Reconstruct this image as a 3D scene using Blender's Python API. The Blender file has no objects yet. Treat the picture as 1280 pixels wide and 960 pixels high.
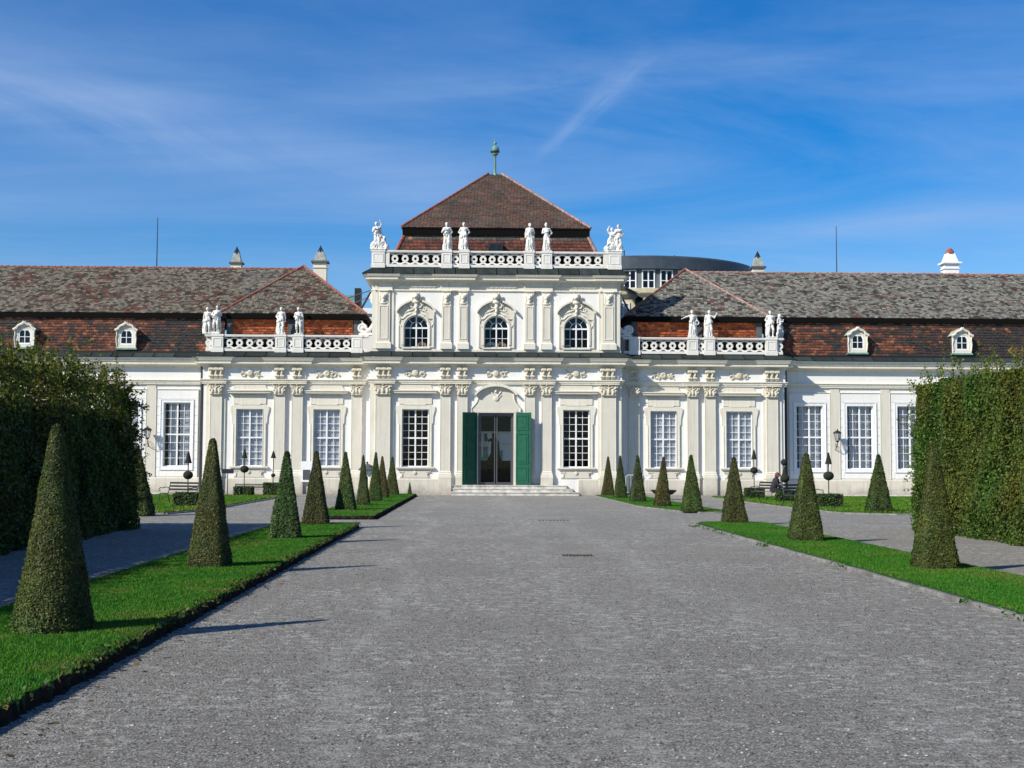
import bpy, bmesh, math, random
import numpy as np
from math import sin, cos, pi, radians, sqrt, atan2
random.seed(7); rng = np.random.default_rng(7)
S = bpy.context.scene
COL = S.collection

# ------------------------------------------------------------------ camera
cam = bpy.data.cameras.new('camera'); cam_o = bpy.data.objects.new('camera', cam); COL.objects.link(cam_o)
cam.sensor_width = 36; cam.lens = 45.0; cam.clip_start = .1; cam.clip_end = 5000
from mathutils import Matrix, Vector
cam_o.matrix_world = Matrix.Translation((0, 0, 1.65)) @ Matrix.Rotation(-radians(1.61), 4, 'Z') @ Matrix.Rotation(pi/2+math.atan(100/1600), 4, 'X') @ Matrix.Rotation(.004, 4, 'Z')
S.camera = cam_o

# ------------------------------------------------------------------ sun, sky, exposure
SUN_DIR = Vector((1.0, .72, -.86)).normalized()
sun = bpy.data.lights.new('sun', 'SUN'); sun.energy = 5.0; sun.angle = radians(.5); sun.color = (1, .94, .82)
sun_o = bpy.data.objects.new('sun', sun); COL.objects.link(sun_o)
sun_o.rotation_euler = SUN_DIR.to_track_quat('-Z', 'Y').to_euler()
w = bpy.data.worlds.new('World'); S.world = w; w.use_nodes = True
wn = w.node_tree; wn.nodes.clear()
def N(t, typ, **kw):
    n = t.nodes.new(typ)
    for k, v in kw.items():
        if k.startswith('i_'):
            k = k[2:]; k = int(k) if k.isdigit() else k
            n.inputs[k].default_value = v
        else: setattr(n, k, v)
    return n
def L(t, a, b): t.links.new(a, b)
def M_(t, op, a, b=None, c=None, clamp=False):
    n = t.nodes.new('ShaderNodeMath'); n.operation = op; n.use_clamp = clamp
    for i, v in enumerate((a, b, c)):
        if v is None: continue
        if isinstance(v, (int, float)): n.inputs[i].default_value = v
        else: t.links.new(v, n.inputs[i])
    return n.outputs[0]
def ramp(t, fac, stops, interp='LINEAR'):
    n = t.nodes.new('ShaderNodeValToRGB'); cr = n.color_ramp; cr.interpolation = interp
    while len(cr.elements) > len(stops): cr.elements.remove(cr.elements[-1])
    while len(cr.elements) < len(stops): cr.elements.new(1)
    for e, (p, c) in zip(cr.elements, stops):
        e.position = p; e.color = (*c, 1) if len(c) == 3 else c
    t.links.new(fac, n.inputs[0]); return n.outputs[0]
def mixc(t, fac, a, b, mode='MIX'):
    n = t.nodes.new('ShaderNodeMix'); n.data_type = 'RGBA'; n.blend_type = mode
    if isinstance(fac, (int, float)): n.inputs[0].default_value = fac
    else: t.links.new(fac, n.inputs[0])
    for i, v in ((6, a), (7, b)):
        if isinstance(v, (tuple, list)): n.inputs[i].default_value = (*v, 1) if len(v) == 3 else v
        else: t.links.new(v, n.inputs[i])
    return n.outputs[2]
sky = N(wn, 'ShaderNodeTexSky', sky_type='NISHITA', sun_disc=False)
sky.sun_elevation = math.asin(-SUN_DIR.z); sky.sun_rotation = atan2(-SUN_DIR.x, -SUN_DIR.y)
sky.air_density = 1.0; sky.dust_density = .15; sky.ozone_density = 3.0; sky.altitude = 200
hsv = N(wn, 'ShaderNodeHueSaturation'); hsv.inputs['Saturation'].default_value = 1.55; hsv.inputs['Hue'].default_value = .510
L(wn, sky.outputs[0], hsv.inputs['Color'])
tc = N(wn, 'ShaderNodeTexCoord'); sep = N(wn, 'ShaderNodeSeparateXYZ'); L(wn, tc.outputs['Generated'], sep.inputs[0])
# thin high cirrus on a plane far overhead: plane coordinates = direction / height
den = M_(wn, 'ADD', M_(wn, 'MAXIMUM', sep.outputs[2], 0), .10)
px_, py_ = M_(wn, 'DIVIDE', sep.outputs[0], den), M_(wn, 'DIVIDE', sep.outputs[1], den)
cmb = N(wn, 'ShaderNodeCombineXYZ'); L(wn, px_, cmb.inputs[0]); L(wn, py_, cmb.inputs[1])
mp = N(wn, 'ShaderNodeMapping'); mp.inputs['Rotation'].default_value = (0, 0, radians(-38)); mp.inputs['Scale'].default_value = (.34, 1.1, 1)
L(wn, cmb.outputs[0], mp.inputs[0])
n1 = N(wn, 'ShaderNodeTexNoise'); n1.inputs['Scale'].default_value = 1.05; n1.inputs['Detail'].default_value = 9; n1.inputs['Roughness'].default_value = .62; n1.inputs['Distortion'].default_value = .9
L(wn, mp.outputs[0], n1.inputs['Vector'])
n2 = N(wn, 'ShaderNodeTexNoise'); n2.inputs['Scale'].default_value = .28; n2.inputs['Detail'].default_value = 3
L(wn, cmb.outputs[0], n2.inputs['Vector'])
c1 = M_(wn, 'MULTIPLY', ramp(wn, n1.outputs[0], [(.36, (0, 0, 0)), (.80, (1, 1, 1))]), ramp(wn, n2.outputs[0], [(.32, (.30,)*3), (.60, (1, 1, 1))]))
# two long trails of cirrus given by direction (tangent of azimuth / of elevation), north half of the sky only
ta = M_(wn, 'DIVIDE', sep.outputs[0], M_(wn, 'MAXIMUM', sep.outputs[1], .05)); te = M_(wn, 'DIVIDE', sep.outputs[2], M_(wn, 'MAXIMUM', sep.outputs[1], .05))
def trail(a0, e0, a1, e1, wd0, wd1, seed, sc=(9, 60)):
    dx, dz = a1-a0, e1-e0; ln = sqrt(dx*dx+dz*dz); ux, uz = dx/ln, dz/ln
    ra, re = M_(wn, 'SUBTRACT', ta, a0), M_(wn, 'SUBTRACT', te, e0)
    s = M_(wn, 'ADD', M_(wn, 'MULTIPLY', ra, ux), M_(wn, 'MULTIPLY', re, uz))
    q = M_(wn, 'SUBTRACT', M_(wn, 'MULTIPLY', re, ux), M_(wn, 'MULTIPLY', ra, uz))
    cb = N(wn, 'ShaderNodeCombineXYZ'); L(wn, M_(wn, 'MULTIPLY', s, sc[0]), cb.inputs[0]); L(wn, M_(wn, 'MULTIPLY', q, sc[1]), cb.inputs[1]); cb.inputs[2].default_value = seed
    nz = N(wn, 'ShaderNodeTexNoise'); nz.inputs['Scale'].default_value = 1; nz.inputs['Detail'].default_value = 8; nz.inputs['Roughness'].default_value = .6; nz.inputs['Distortion'].default_value = .6
    L(wn, cb.outputs[0], nz.inputs['Vector'])
    q2 = M_(wn, 'ADD', q, M_(wn, 'MULTIPLY', M_(wn, 'SUBTRACT', nz.outputs[0], .5), wd0*1.2))
    wd = M_(wn, 'ADD', wd0, M_(wn, 'MULTIPLY', M_(wn, 'DIVIDE', s, ln), wd1-wd0))
    r_ = M_(wn, 'DIVIDE', q2, wd)
    g = M_(wn, 'POWER', 2.718, M_(wn, 'MULTIPLY', M_(wn, 'MULTIPLY', r_, r_), -1))
    e = M_(wn, 'MULTIPLY', M_(wn, 'MULTIPLY', M_(wn, 'DIVIDE', s, ln), M_(wn, 'SUBTRACT', 1, M_(wn, 'DIVIDE', s, ln)), clamp=True), 4, clamp=True)
    north = M_(wn, 'GREATER_THAN', sep.outputs[1], .3)
    return M_(wn, 'MULTIPLY', M_(wn, 'MULTIPLY', M_(wn, 'MULTIPLY', g, e), ramp(wn, nz.outputs[0], [(.3, (.2,)*3), (.7, (1, 1, 1))])), north)
t1 = trail(-.66, .36, .06, .205, .035, .04, 3.1, (3, 16))
t2 = trail(.04, .235, .145, .335, .004, .011, 7.7, (16, 60))
t3 = trail(-.16, .285, .30, .33, .012, .02, 1.3, (7, 50))
t4 = trail(-.6, .20, .02, .15, .045, .03, 9.3, (4, 22))
t5 = trail(.1, .165, .48, .215, .006, .01, 5.3, (6, 60))
cl = M_(wn, 'MULTIPLY', c1, .60)
for t_, k_ in ((t1, .50), (t2, .34), (t3, .25), (t4, .2), (t5, .22)): cl = M_(wn, 'ADD', cl, M_(wn, 'MULTIPLY', t_, k_))
cl = M_(wn, 'ADD', cl, M_(wn, 'MULTIPLY', M_(wn, 'POWER', 2.718, M_(wn, 'MULTIPLY', sep.outputs[2], -7)), M_(wn, 'ADD', .0, M_(wn, 'MULTIPLY', n2.outputs[0], .26))))
cl = M_(wn, 'MINIMUM', cl, .62)
skyc = mixc(wn, cl, hsv.outputs[0], (3.3, 4.4, 6.6))
bg = N(wn, 'ShaderNodeBackground'); bg.inputs[1].default_value = .102
L(wn, skyc, bg.inputs[0]); wo = N(wn, 'ShaderNodeOutputWorld'); L(wn, bg.outputs[0], wo.inputs[0])
S.view_settings.view_transform = 'Standard'; S.view_settings.look = 'None'; S.view_settings.exposure = 0.32; S.view_settings.gamma = 1
S.render.engine = 'CYCLES'; S.cycles.max_bounces = 6; S.cycles.transparent_max_bounces = 12

# ------------------------------------------------------------------ materials
def mat(name, col, rough=.8, noise=None, bump=None, attr=None, metal=0, coat=0, spec=.5):
    """noise=(scale, dark colour multiplier, contrast) mottles; bump=(scale, strength, distance); attr= colour attribute"""
    m = bpy.data.materials.new(name); m.use_nodes = True; t = m.node_tree; b = t.nodes['Principled BSDF']
    b.inputs['Roughness'].default_value = rough; b.inputs['Metallic'].default_value = metal; b.inputs['Specular IOR Level'].default_value = spec
    co = N(t, 'ShaderNodeTexCoord').outputs['Object']
    src = None
    if attr:
        a = N(t, 'ShaderNodeAttribute'); a.attribute_name = attr; src = a.outputs['Color']
    if noise:
        for sc, mul, lo, hi in noise:
            nz = N(t, 'ShaderNodeTexNoise'); nz.inputs['Scale'].default_value = sc; nz.inputs['Detail'].default_value = 6; nz.inputs['Roughness'].default_value = .6
            L(t, co, nz.inputs['Vector'])
            f = ramp(t, nz.outputs[0], [(lo, mul), (hi, (1, 1, 1))])
            src = mixc(t, 1.0, src if src is not None else tuple(col), f, 'MULTIPLY')
    if src is not None: L(t, src, b.inputs['Base Color'])
    else: b.inputs['Base Color'].default_value = (*col, 1)
    if bump:
        nz = N(t, 'ShaderNodeTexNoise'); nz.inputs['Scale'].default_value = bump[0]; nz.inputs['Detail'].default_value = 5
        L(t, co, nz.inputs['Vector'])
        bp = N(t, 'ShaderNodeBump'); bp.inputs['Strength'].default_value = bump[1]; bp.inputs['Distance'].default_value = bump[2]
        L(t, nz.outputs[0], bp.inputs['Height']); L(t, bp.outputs[0], b.inputs['Normal'])
    return m
def leafmat(name, rough=.55, trans=.25, attr='col'):
    m = bpy.data.materials.new(name); m.use_nodes = True; t = m.node_tree; b = t.nodes['Principled BSDF']; out = t.nodes['Material Output']
    a = N(t, 'ShaderNodeAttribute'); a.attribute_name = attr
    L(t, a.outputs['Color'], b.inputs['Base Color']); b.inputs['Roughness'].default_value = rough; b.inputs['Specular IOR Level'].default_value = .25
    tr = N(t, 'ShaderNodeBsdfTranslucent'); L(t, mixc(t, 1.0, a.outputs['Color'], (1.1, 1.25, .5), 'MULTIPLY'), tr.inputs[0])
    mx = N(t, 'ShaderNodeMixShader'); mx.inputs[0].default_value = trans
    L(t, b.outputs[0], mx.inputs[1]); L(t, tr.outputs[0], mx.inputs[2]); L(t, mx.outputs[0], out.inputs[0])
    return m
def glassmat(name, tint=(.9, .95, 1), refl=1.0, rough=.02):
    m = bpy.data.materials.new(name); m.use_nodes = True; t = m.node_tree; t.nodes.remove(t.nodes['Principled BSDF']); out = t.nodes['Material Output']
    fr = N(t, 'ShaderNodeFresnel'); fr.inputs[0].default_value = 1.5
    tr = N(t, 'ShaderNodeBsdfTransparent'); tr.inputs[0].default_value = (*tint, 1)
    gl = N(t, 'ShaderNodeBsdfGlossy'); gl.inputs[1].default_value = rough
    nz = N(t, 'ShaderNodeTexNoise'); nz.inputs['Scale'].default_value = 3.0
    L(t, N(t, 'ShaderNodeTexCoord').outputs['Object'], nz.inputs['Vector'])
    bp = N(t, 'ShaderNodeBump'); bp.inputs['Strength'].default_value = .05; bp.inputs['Distance'].default_value = .01; L(t, nz.outputs[0], bp.inputs['Height']); L(t, bp.outputs[0], gl.inputs['Normal'])
    mx = N(t, 'ShaderNodeMixShader'); L(t, M_(t, 'MULTIPLY', fr.outputs[0], refl, clamp=True), mx.inputs[0]); L(t, tr.outputs[0], mx.inputs[1]); L(t, gl.outputs[0], mx.inputs[2]); L(t, mx.outputs[0], out.inputs[0])
    return m
def stuccomat(name, col, dirt=.10, splash=False):
    """plaster: soft mottling, faint rain streaks below ledges, fine grain"""
    m = bpy.data.materials.new(name); m.use_nodes = True; t = m.node_tree; b = t.nodes['Principled BSDF']; b.inputs['Roughness'].default_value = .85; b.inputs['Specular IOR Level'].default_value = .25
    co = N(t, 'ShaderNodeTexCoord').outputs['Object']
    nz = N(t, 'ShaderNodeTexNoise'); nz.inputs['Scale'].default_value = 1.3; nz.inputs['Detail'].default_value = 7; nz.inputs['Roughness'].default_value = .65; L(t, co, nz.inputs['Vector'])
    c = mixc(t, ramp(t, nz.outputs[0], [(.3, (dirt,)*3), (.62, (0, 0, 0))]), tuple(col), (col[0]*.62, col[1]*.58, col[2]*.48))
    mp = N(t, 'ShaderNodeMapping'); mp.inputs['Scale'].default_value = (7, 7, .35); L(t, co, mp.inputs[0])
    ns = N(t, 'ShaderNodeTexNoise'); ns.inputs['Scale'].default_value = 1.5; ns.inputs['Detail'].default_value = 5; L(t, mp.outputs[0], ns.inputs['Vector'])
    c = mixc(t, M_(t, 'MULTIPLY', ramp(t, ns.outputs[0], [(.52, (0, 0, 0)), (.75, (1, 1, 1))]), dirt*2.2), c, (col[0]*.66, col[1]*.62, col[2]*.55))
    if splash:      # mud thrown up by rain along the foot of the wall, damp stains higher
        sp = N(t, 'ShaderNodeSeparateXYZ'); L(t, co, sp.inputs[0]); n3 = N(t, 'ShaderNodeTexNoise'); n3.inputs['Scale'].default_value = 2.2; n3.inputs['Detail'].default_value = 7; n3.inputs['Roughness'].default_value = .7; L(t, co, n3.inputs['Vector'])
        h_ = M_(t, 'ADD', sp.outputs[2], M_(t, 'MULTIPLY', M_(t, 'SUBTRACT', n3.outputs[0], .5), -1.3))
        c = mixc(t, ramp(t, h_, [(0, (.75,)*3), (.30, (.30,)*3), (.62, (0,)*3)]), c, (.26, .235, .20))
    L(t, c, b.inputs['Base Color'])
    nb = N(t, 'ShaderNodeTexNoise'); nb.inputs['Scale'].default_value = 22; nb.inputs['Detail'].default_value = 4; L(t, co, nb.inputs['Vector'])
    bp = N(t, 'ShaderNodeBump'); bp.inputs['Strength'].default_value = .35; bp.inputs['Distance'].default_value = .015; L(t, nb.outputs[0], bp.inputs['Height']); L(t, bp.outputs[0], b.inputs['Normal'])
    return m
MT = dict(
    white=stuccomat('white_stucco', (.755, .745, .715), .09), cream=stuccomat('cream_stucco', (.63, .595, .515), .2),
    trim=stuccomat('pale_trim', (.70, .67, .58), .25), plinth=stuccomat('plinth_stucco', (.60, .57, .49), .3, True), carved=stuccomat('carved_stone', (.60, .56, .46), .5), stone=stuccomat('balustrade_stone', (.72, .71, .67), .25),
    marble=mat('statue_stone', (.70, .695, .67), .75, noise=[(5, (.55, .54, .50), .34, .52), (17, (.7, .7, .68), .38, .5)], bump=(30, .4, .01)),
    lead=mat('dark_lead', (.030, .036, .036), .85, spec=.2, noise=[(2.2, (.45, .6, .55), .35, .65)], bump=(8, .3, .02)),
    copper=mat('green_copper', (.16, .32, .26), .6, noise=[(3, (.4, .5, .5), .35, .6)]),
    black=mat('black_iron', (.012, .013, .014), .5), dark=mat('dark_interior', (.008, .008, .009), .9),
    paint=mat('white_paint', (.78, .79, .80), .45, noise=[(6, (.86, .86, .84), .3, .5)]),
    greypaint=mat('grey_metal', (.10, .105, .11), .4, metal=.3),
    green=mat('green_door_paint', (.004, .082, .048), .45, spec=.3, noise=[(4, (.6, .7, .65), .3, .6)]),
    curtain=mat('white_curtain', (.64, .635, .62), .9, noise=[(3, (.82, .84, .9), .35, .6)]),
    step=mat('step_stone', (.62, .60, .55), .8, noise=[(3, (.55, .53, .5), .35, .6)], bump=(14, .4, .02)),
    tile=mat('roof_tile', (.3, .1, .06), .85, attr='col', noise=[(9, (.45, .45, .45), .32, .55), (40, (.7, .7, .7), .35, .55)], bump=(25, .5, .01)),
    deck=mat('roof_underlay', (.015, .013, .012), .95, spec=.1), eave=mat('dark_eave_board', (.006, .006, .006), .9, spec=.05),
    ridge=mat('ridge_tile', (.30, .10, .07), .85, noise=[(5, (.5, .5, .5), .35, .6)]), ridgepink=mat('mortared_ridge_tile', (.36, .23, .20), .85, noise=[(5, (.5, .4, .35), .35, .6)]),
    slate=mat('slate_cladding', (.09, .10, .105), .7, noise=[(3, (.6, .62, .62), .35, .6)]),
    modroof=mat('modern_roof', (.05, .066, .082), .45, noise=[(1.2, (.7, .7, .75), .35, .6)]), modwall=mat('modern_wall', (.13, .15, .155), .7, noise=[(2, (.8, .8, .8), .35, .6)]),
    yellow=stuccomat('yellow_stucco', (.62, .56, .38), .2),
    leaf=leafmat('leaf', .55, .38), yew=leafmat('yew_needles', .6, .08), grass=leafmat('grass_blade', .6, .25),
    core=mat('hedge_core', (.012, .015, .007), .95), kerb=mat('kerb_stone', (.24, .235, .22), .85, noise=[(3, (.5, .5, .48), .35, .6), (25, (.6, .6, .6), .3, .5)], bump=(14, .5, .02)), dormer=mat('dormer_sheet', (.40, .44, .37), .7, noise=[(4, (.6, .7, .6), .35, .6)]), twig=mat('twig', (.06, .045, .03), .9),
    soil=mat('soil', (.028, .021, .015), .95, spec=.1, noise=[(12, (.4, .4, .4), .35, .6)], bump=(20, .8, .03)),
    glass=glassmat('window_glass', (.92, .95, 1), .55), doorglass=glassmat('door_glass', (.86, .92, .93), .35),
    skin=mat('skin', (.55, .33, .25), .6), hair=mat('auburn_hair', (.14, .04, .02), .7), cloth=mat('dark_cloth', (.02, .02, .025), .9), shirt=mat('white_shirt', (.7, .7, .7), .9),
)

for nm_ in ('lead', 'yew'):     # each sheet / each shrub a little lighter or darker than the next
    t = MT[nm_].node_tree; b_ = t.nodes['Principled BSDF']; src = b_.inputs['Base Color'].links[0].from_socket
    oi = N(t, 'ShaderNodeObjectInfo'); f_ = M_(t, 'ADD', M_(t, 'MULTIPLY', oi.outputs['Random'], .9 if nm_ == 'lead' else .35), .6 if nm_ == 'lead' else .85)
    cx_ = N(t, 'ShaderNodeCombineXYZ'); [L(t, f_, cx_.inputs[i]) for i in range(3)]; L(t, mixc(t, 1.0, src, cx_.outputs[0], 'MULTIPLY'), b_.inputs['Base Color'])
# ------------------------------------------------------------------ helpers
def T(o, label=None, cat=None, group=None, kind=None):
    for k, v in (('label', label), ('category', cat), ('group', group), ('kind', kind)):
        if v: o[k] = v
    return o
def link(name, me, parent=None, loc=(0, 0, 0), rot=(0, 0, 0), scale=None):
    o = bpy.data.objects.new(name, me); COL.objects.link(o); o.location = loc; o.rotation_euler = rot
    if scale: o.scale = scale
    if parent: o.parent = parent
    return o
def empty(name, loc, rz=0, label=None, cat=None, group=None):
    return T(link(name, None, None, loc, (0, 0, rz)), label, cat, group)
class MB:
    def __init__(s): s.v = []; s.f = []
    def add(s, vs, fs):
        n = len(s.v); s.v += [tuple(v) for v in vs]; s.f += [tuple(i+n for i in f) for f in fs]; return s
    def box(s, x0, x1, y0, y1, z0, z1):
        return s.add([(x0, y0, z0), (x1, y0, z0), (x1, y1, z0), (x0, y1, z0), (x0, y0, z1), (x1, y0, z1), (x1, y1, z1), (x0, y1, z1)],
                     [(0, 3, 2, 1), (4, 5, 6, 7), (0, 1, 5, 4), (1, 2, 6, 5), (2, 3, 7, 6), (3, 0, 4, 7)])
    def prism(s, pts, y0, y1):
        """closed outline of (x,z), counter-clockwise seen from -y, pushed from y0 to y1"""
        n = len(pts)
        return s.add([(x, y0, z) for x, z in pts]+[(x, y1, z) for x, z in pts],
                     [tuple(range(n)), tuple(range(2*n-1, n-1, -1))]+[((i+1) % n, i, n+i, n+(i+1) % n) for i in range(n)])
    def strip(s, inner, outer, y0, y1, closed=False):
        """plate between two outlines of equal length"""
        n = len(inner); vs = [(x, y0, z) for x, z in inner]+[(x, y0, z) for x, z in outer]+[(x, y1, z) for x, z in inner]+[(x, y1, z) for x, z in outer]
        fs = []
        for i in range(n if closed else n-1):
            j = (i+1) % n
            fs += [(i, j, n+j, n+i), (2*n+j, 2*n+i, 3*n+i, 3*n+j), (n+i, n+j, 3*n+j, 3*n+i), (j, i, 2*n+i, 2*n+j)]
        if not closed: fs += [(0, n, 3*n, 2*n), (n-1, 2*n+n-1, 3*n+n-1, n+n-1)]
        return s.add(vs, fs)
    def tube(s, pts, r, k=6, cap=True):
        pts = [Vector(p) for p in pts]; rr = r if isinstance(r, (list, tuple)) else [r]*len(pts); n0 = len(s.v); vs = []; up = Vector((.13, .21, .97))
        for i, p in enumerate(pts):
            d = (pts[min(i+1, len(pts)-1)]-pts[max(i-1, 0)]).normalized()
            a = d.cross(up)
            if a.length < .05: a = d.cross(Vector((1, 0, 0)))
            a.normalize(); b = d.cross(a)
            vs += [tuple(p+(a*cos(2*pi*j/k)+b*sin(2*pi*j/k))*rr[i]) for j in range(k)]
        fs = [(i*k+j, i*k+(j+1) % k, (i+1)*k+(j+1) % k, (i+1)*k+j) for i in range(len(pts)-1) for j in range(k)]
        if cap: fs += [tuple(range(k-1, -1, -1)), tuple(range((len(pts)-1)*k, len(pts)*k))]
        return s.add(vs, fs)
    def lathe(s, prof, k=16, c=(0, 0, 0), sx=1, sy=1, a0=0):
        n = len(prof)
        vs = [(c[0]+r*cos(a0+2*pi*j/k)*sx, c[1]+r*sin(a0+2*pi*j/k)*sy, c[2]+z) for r, z in prof for j in range(k)]
        fs = [(i*k+j, i*k+(j+1) % k, (i+1)*k+(j+1) % k, (i+1)*k+j) for i in range(n-1) for j in range(k)]
        return s.add(vs, fs+[tuple(range(k-1, -1, -1)), tuple(range((n-1)*k, n*k))])
    def sweep(s, path, prof):
        """profile (d outward, z) along a plan path of (x, y); outward is to the right of travel; mitred"""
        P = [Vector(p) for p in path]; nr = []
        for i in range(len(P)-1):
            d = (P[i+1]-P[i]).normalized(); nr.append(Vector((d.y, -d.x)))
        vs = []; m = len(prof)
        for i, p in enumerate(P):
            if i == 0: o = nr[0]
            elif i == len(P)-1: o = nr[-1]
            else:
                a, b = nr[i-1], nr[i]; o = (a+b)/(1+a.dot(b))
            vs += [(p.x+o.x*d, p.y+o.y*d, z) for d, z in prof]
        fs = []
        for i in range(len(P)-1):
            for j in range(m-1):
                fs.append((i*m+j, (i+1)*m+j, (i+1)*m+j+1, i*m+j+1))
        fs += [tuple(range(m)), tuple(range((len(P)-1)*m+m-1, (len(P)-1)*m-1, -1))]
        return s.add(vs, fs)
    def mesh(s, name, m, smooth=False):
        me = bpy.data.meshes.new(name); me.from_pydata(s.v, [], s.f); me.materials.append(m)
        if smooth: me.polygons.foreach_set('use_smooth', [True]*len(me.polygons))
        me.update(); return me
    def obj(s, name, m, parent=None, loc=(0, 0, 0), rot=(0, 0, 0), smooth=False):
        return link(name, s.mesh(name, m, smooth), parent, loc, rot)
def npmesh(name, V, F, m, col=None, smooth=False):
    """V (n,3), F (m,k) of equal-size faces; col (m,3) per face"""
    me = bpy.data.meshes.new(name); k = F.shape[1]; nf = len(F)
    me.vertices.add(len(V)); me.vertices.foreach_set('co', np.ascontiguousarray(V, dtype=np.float32).ravel())
    me.loops.add(nf*k); me.loops.foreach_set('vertex_index', np.ascontiguousarray(F, dtype=np.int32).ravel())
    me.polygons.add(nf); me.polygons.foreach_set('loop_start', np.arange(nf, dtype=np.int32)*k)
    if smooth: me.polygons.foreach_set('use_smooth', np.ones(nf, dtype=bool))
    me.materials.append(m); me.update(calc_edges=True); me.validate()
    if col is not None and len(me.polygons) == nf:
        a = me.attributes.new('col', 'FLOAT_COLOR', 'FACE'); c = np.ones((nf, 4), dtype=np.float32); c[:, :3] = col; a.data.foreach_set('color', c.ravel())
    return me
def wall(mb, x0, x1, z0, z1, y0, y1, holes):
    """wall slab with rectangular holes (hx0,hx1,hz0,hz1), no hidden faces between its cells"""
    xs = sorted({x0, x1, *[h for q in holes for h in q[:2]]}); zs = sorted({z0, z1, *[h for q in holes for h in q[2:]]})
    solid = {}
    for i in range(len(xs)-1):
        for j in range(len(zs)-1):
            cx, cz = (xs[i]+xs[i+1])/2, (zs[j]+zs[j+1])/2
            solid[i, j] = not any(h[0] < cx < h[1] and h[2] < cz < h[3] for h in holes)
    for (i, j), sd in solid.items():
        if not sd: continue
        a, b, c, d = xs[i], xs[i+1], zs[j], zs[j+1]
        mb.add([(a, y0, c), (b, y0, c), (b, y0, d), (a, y0, d)], [(0, 1, 2, 3)])
        mb.add([(a, y1, c), (b, y1, c), (b, y1, d), (a, y1, d)], [(3, 2, 1, 0)])
        for (di, dj), q in {(-1, 0): [(a, y0, c), (a, y0, d), (a, y1, d), (a, y1, c)], (1, 0): [(b, y0, c), (b, y1, c), (b, y1, d), (b, y0, d)],
                            (0, -1): [(a, y0, c), (a, y1, c), (b, y1, c), (b, y0, c)], (0, 1): [(a, y0, d), (b, y0, d), (b, y1, d), (a, y1, d)]}.items():
            if not solid.get((i+di, j+dj), False): mb.add(q, [(0, 1, 2, 3)])
def arc(cx, cz, r, a0, a1, n, rz=None):
    rz = rz or r
    return [(cx+r*cos(a0+(a1-a0)*i/n), cz+rz*sin(a0+(a1-a0)*i/n)) for i in range(n+1)]

# smooth sculpture: signed distances on a grid, surface by nets
def sm(a, b, k): h = np.clip(.5+.5*(b-a)/k, 0, 1); return b*(1-h)+a*h-k*h*(1-h)
def d_cap(P, a, b, r1, r2):
    a = np.array(a, float); b = np.array(b, float); ba = b-a; t = np.clip(((P-a)@ba)/max(ba@ba, 1e-9), 0, 1)
    return np.sqrt((((P-a)-t[:, None]*ba)**2).sum(1))-(r1+(r2-r1)*t)
def d_ell(P, c, r):
    q = (P-np.array(c))/np.array(r); k0 = np.sqrt((q*q).sum(1)); return (k0-1)*min(r)
def d_box(P, c, h, r=0):
    q = np.abs(P-np.array(c))-np.array(h)+r; return np.sqrt((np.maximum(q, 0)**2).sum(1))+np.minimum(q.max(1), 0)-r
def d_tor(P, c, R, r):   # ring standing in the xz plane
    q = P-np.array(c); l = np.sqrt(q[:, 0]**2+q[:, 2]**2)-R; return np.sqrt(l*l+q[:, 1]**2)-r
def nets(fn, lo, hi, h):
    lo = np.array(lo, float); n = np.ceil((np.array(hi)-lo)/h).astype(int)+1
    g = np.stack(np.meshgrid(*[lo[i]+h*np.arange(n[i]) for i in range(3)], indexing='ij'), -1)
    D = fn(g.reshape(-1, 3)).reshape(n); I = D < 0
    A = [slice(0, -1), slice(1, None)]
    acc = np.zeros((*(n-1), 3)); cnt = np.zeros(n-1)
    cor = [(i, j, k) for i in (0, 1) for j in (0, 1) for k in (0, 1)]
    for c in cor:
        for ax in range(3):
            if c[ax]: continue
            e = list(c); e[ax] = 1
            da, db = D[A[c[0]], A[c[1]], A[c[2]]], D[A[e[0]], A[e[1]], A[e[2]]]
            x = (da < 0) != (db < 0); t = np.where(x, da/np.where(x, da-db, 1), 0)
            for k in range(3): acc[..., k] += np.where(x, c[k]+(t if k == ax else 0), 0)
            cnt += x
    act = cnt > 0; idx = -np.ones(n-1, int); idx[act] = np.arange(act.sum())
    V = (acc[act]/cnt[act][:, None]+np.argwhere(act))*h+lo
    F = []
    for ax in range(3):
        s0 = [slice(None)]*3; s1 = [slice(None)]*3; s0[ax] = slice(0, -1); s1[ax] = slice(1, None)
        o = [a for a in range(3) if a != ax]
        for a in o: s0[a] = slice(1, -1); s1[a] = slice(1, -1)
        ia, ib = I[tuple(s0)], I[tuple(s1)]; w_ = np.argwhere(ia != ib)
        if not len(w_): continue
        inn = ia[tuple(w_.T)]; b = w_.copy()
        for a in o: b[:, a] += 1
        def cell(u, v): q = b.copy(); q[:, o[0]] -= u; q[:, o[1]] -= v; return idx[tuple(q.T)]
        q = np.stack([cell(0, 0), cell(1, 0), cell(1, 1), cell(0, 1)], 1)
        fl = inn if ax != 1 else ~inn
        q[~fl] = q[~fl][:, ::-1]; F.append(q)
    return V, np.concatenate(F)
def sculpt(name, fn, lo, hi, h, m): V, F = nets(fn, lo, hi, h); return npmesh(name, V, F, m, smooth=True)

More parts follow.
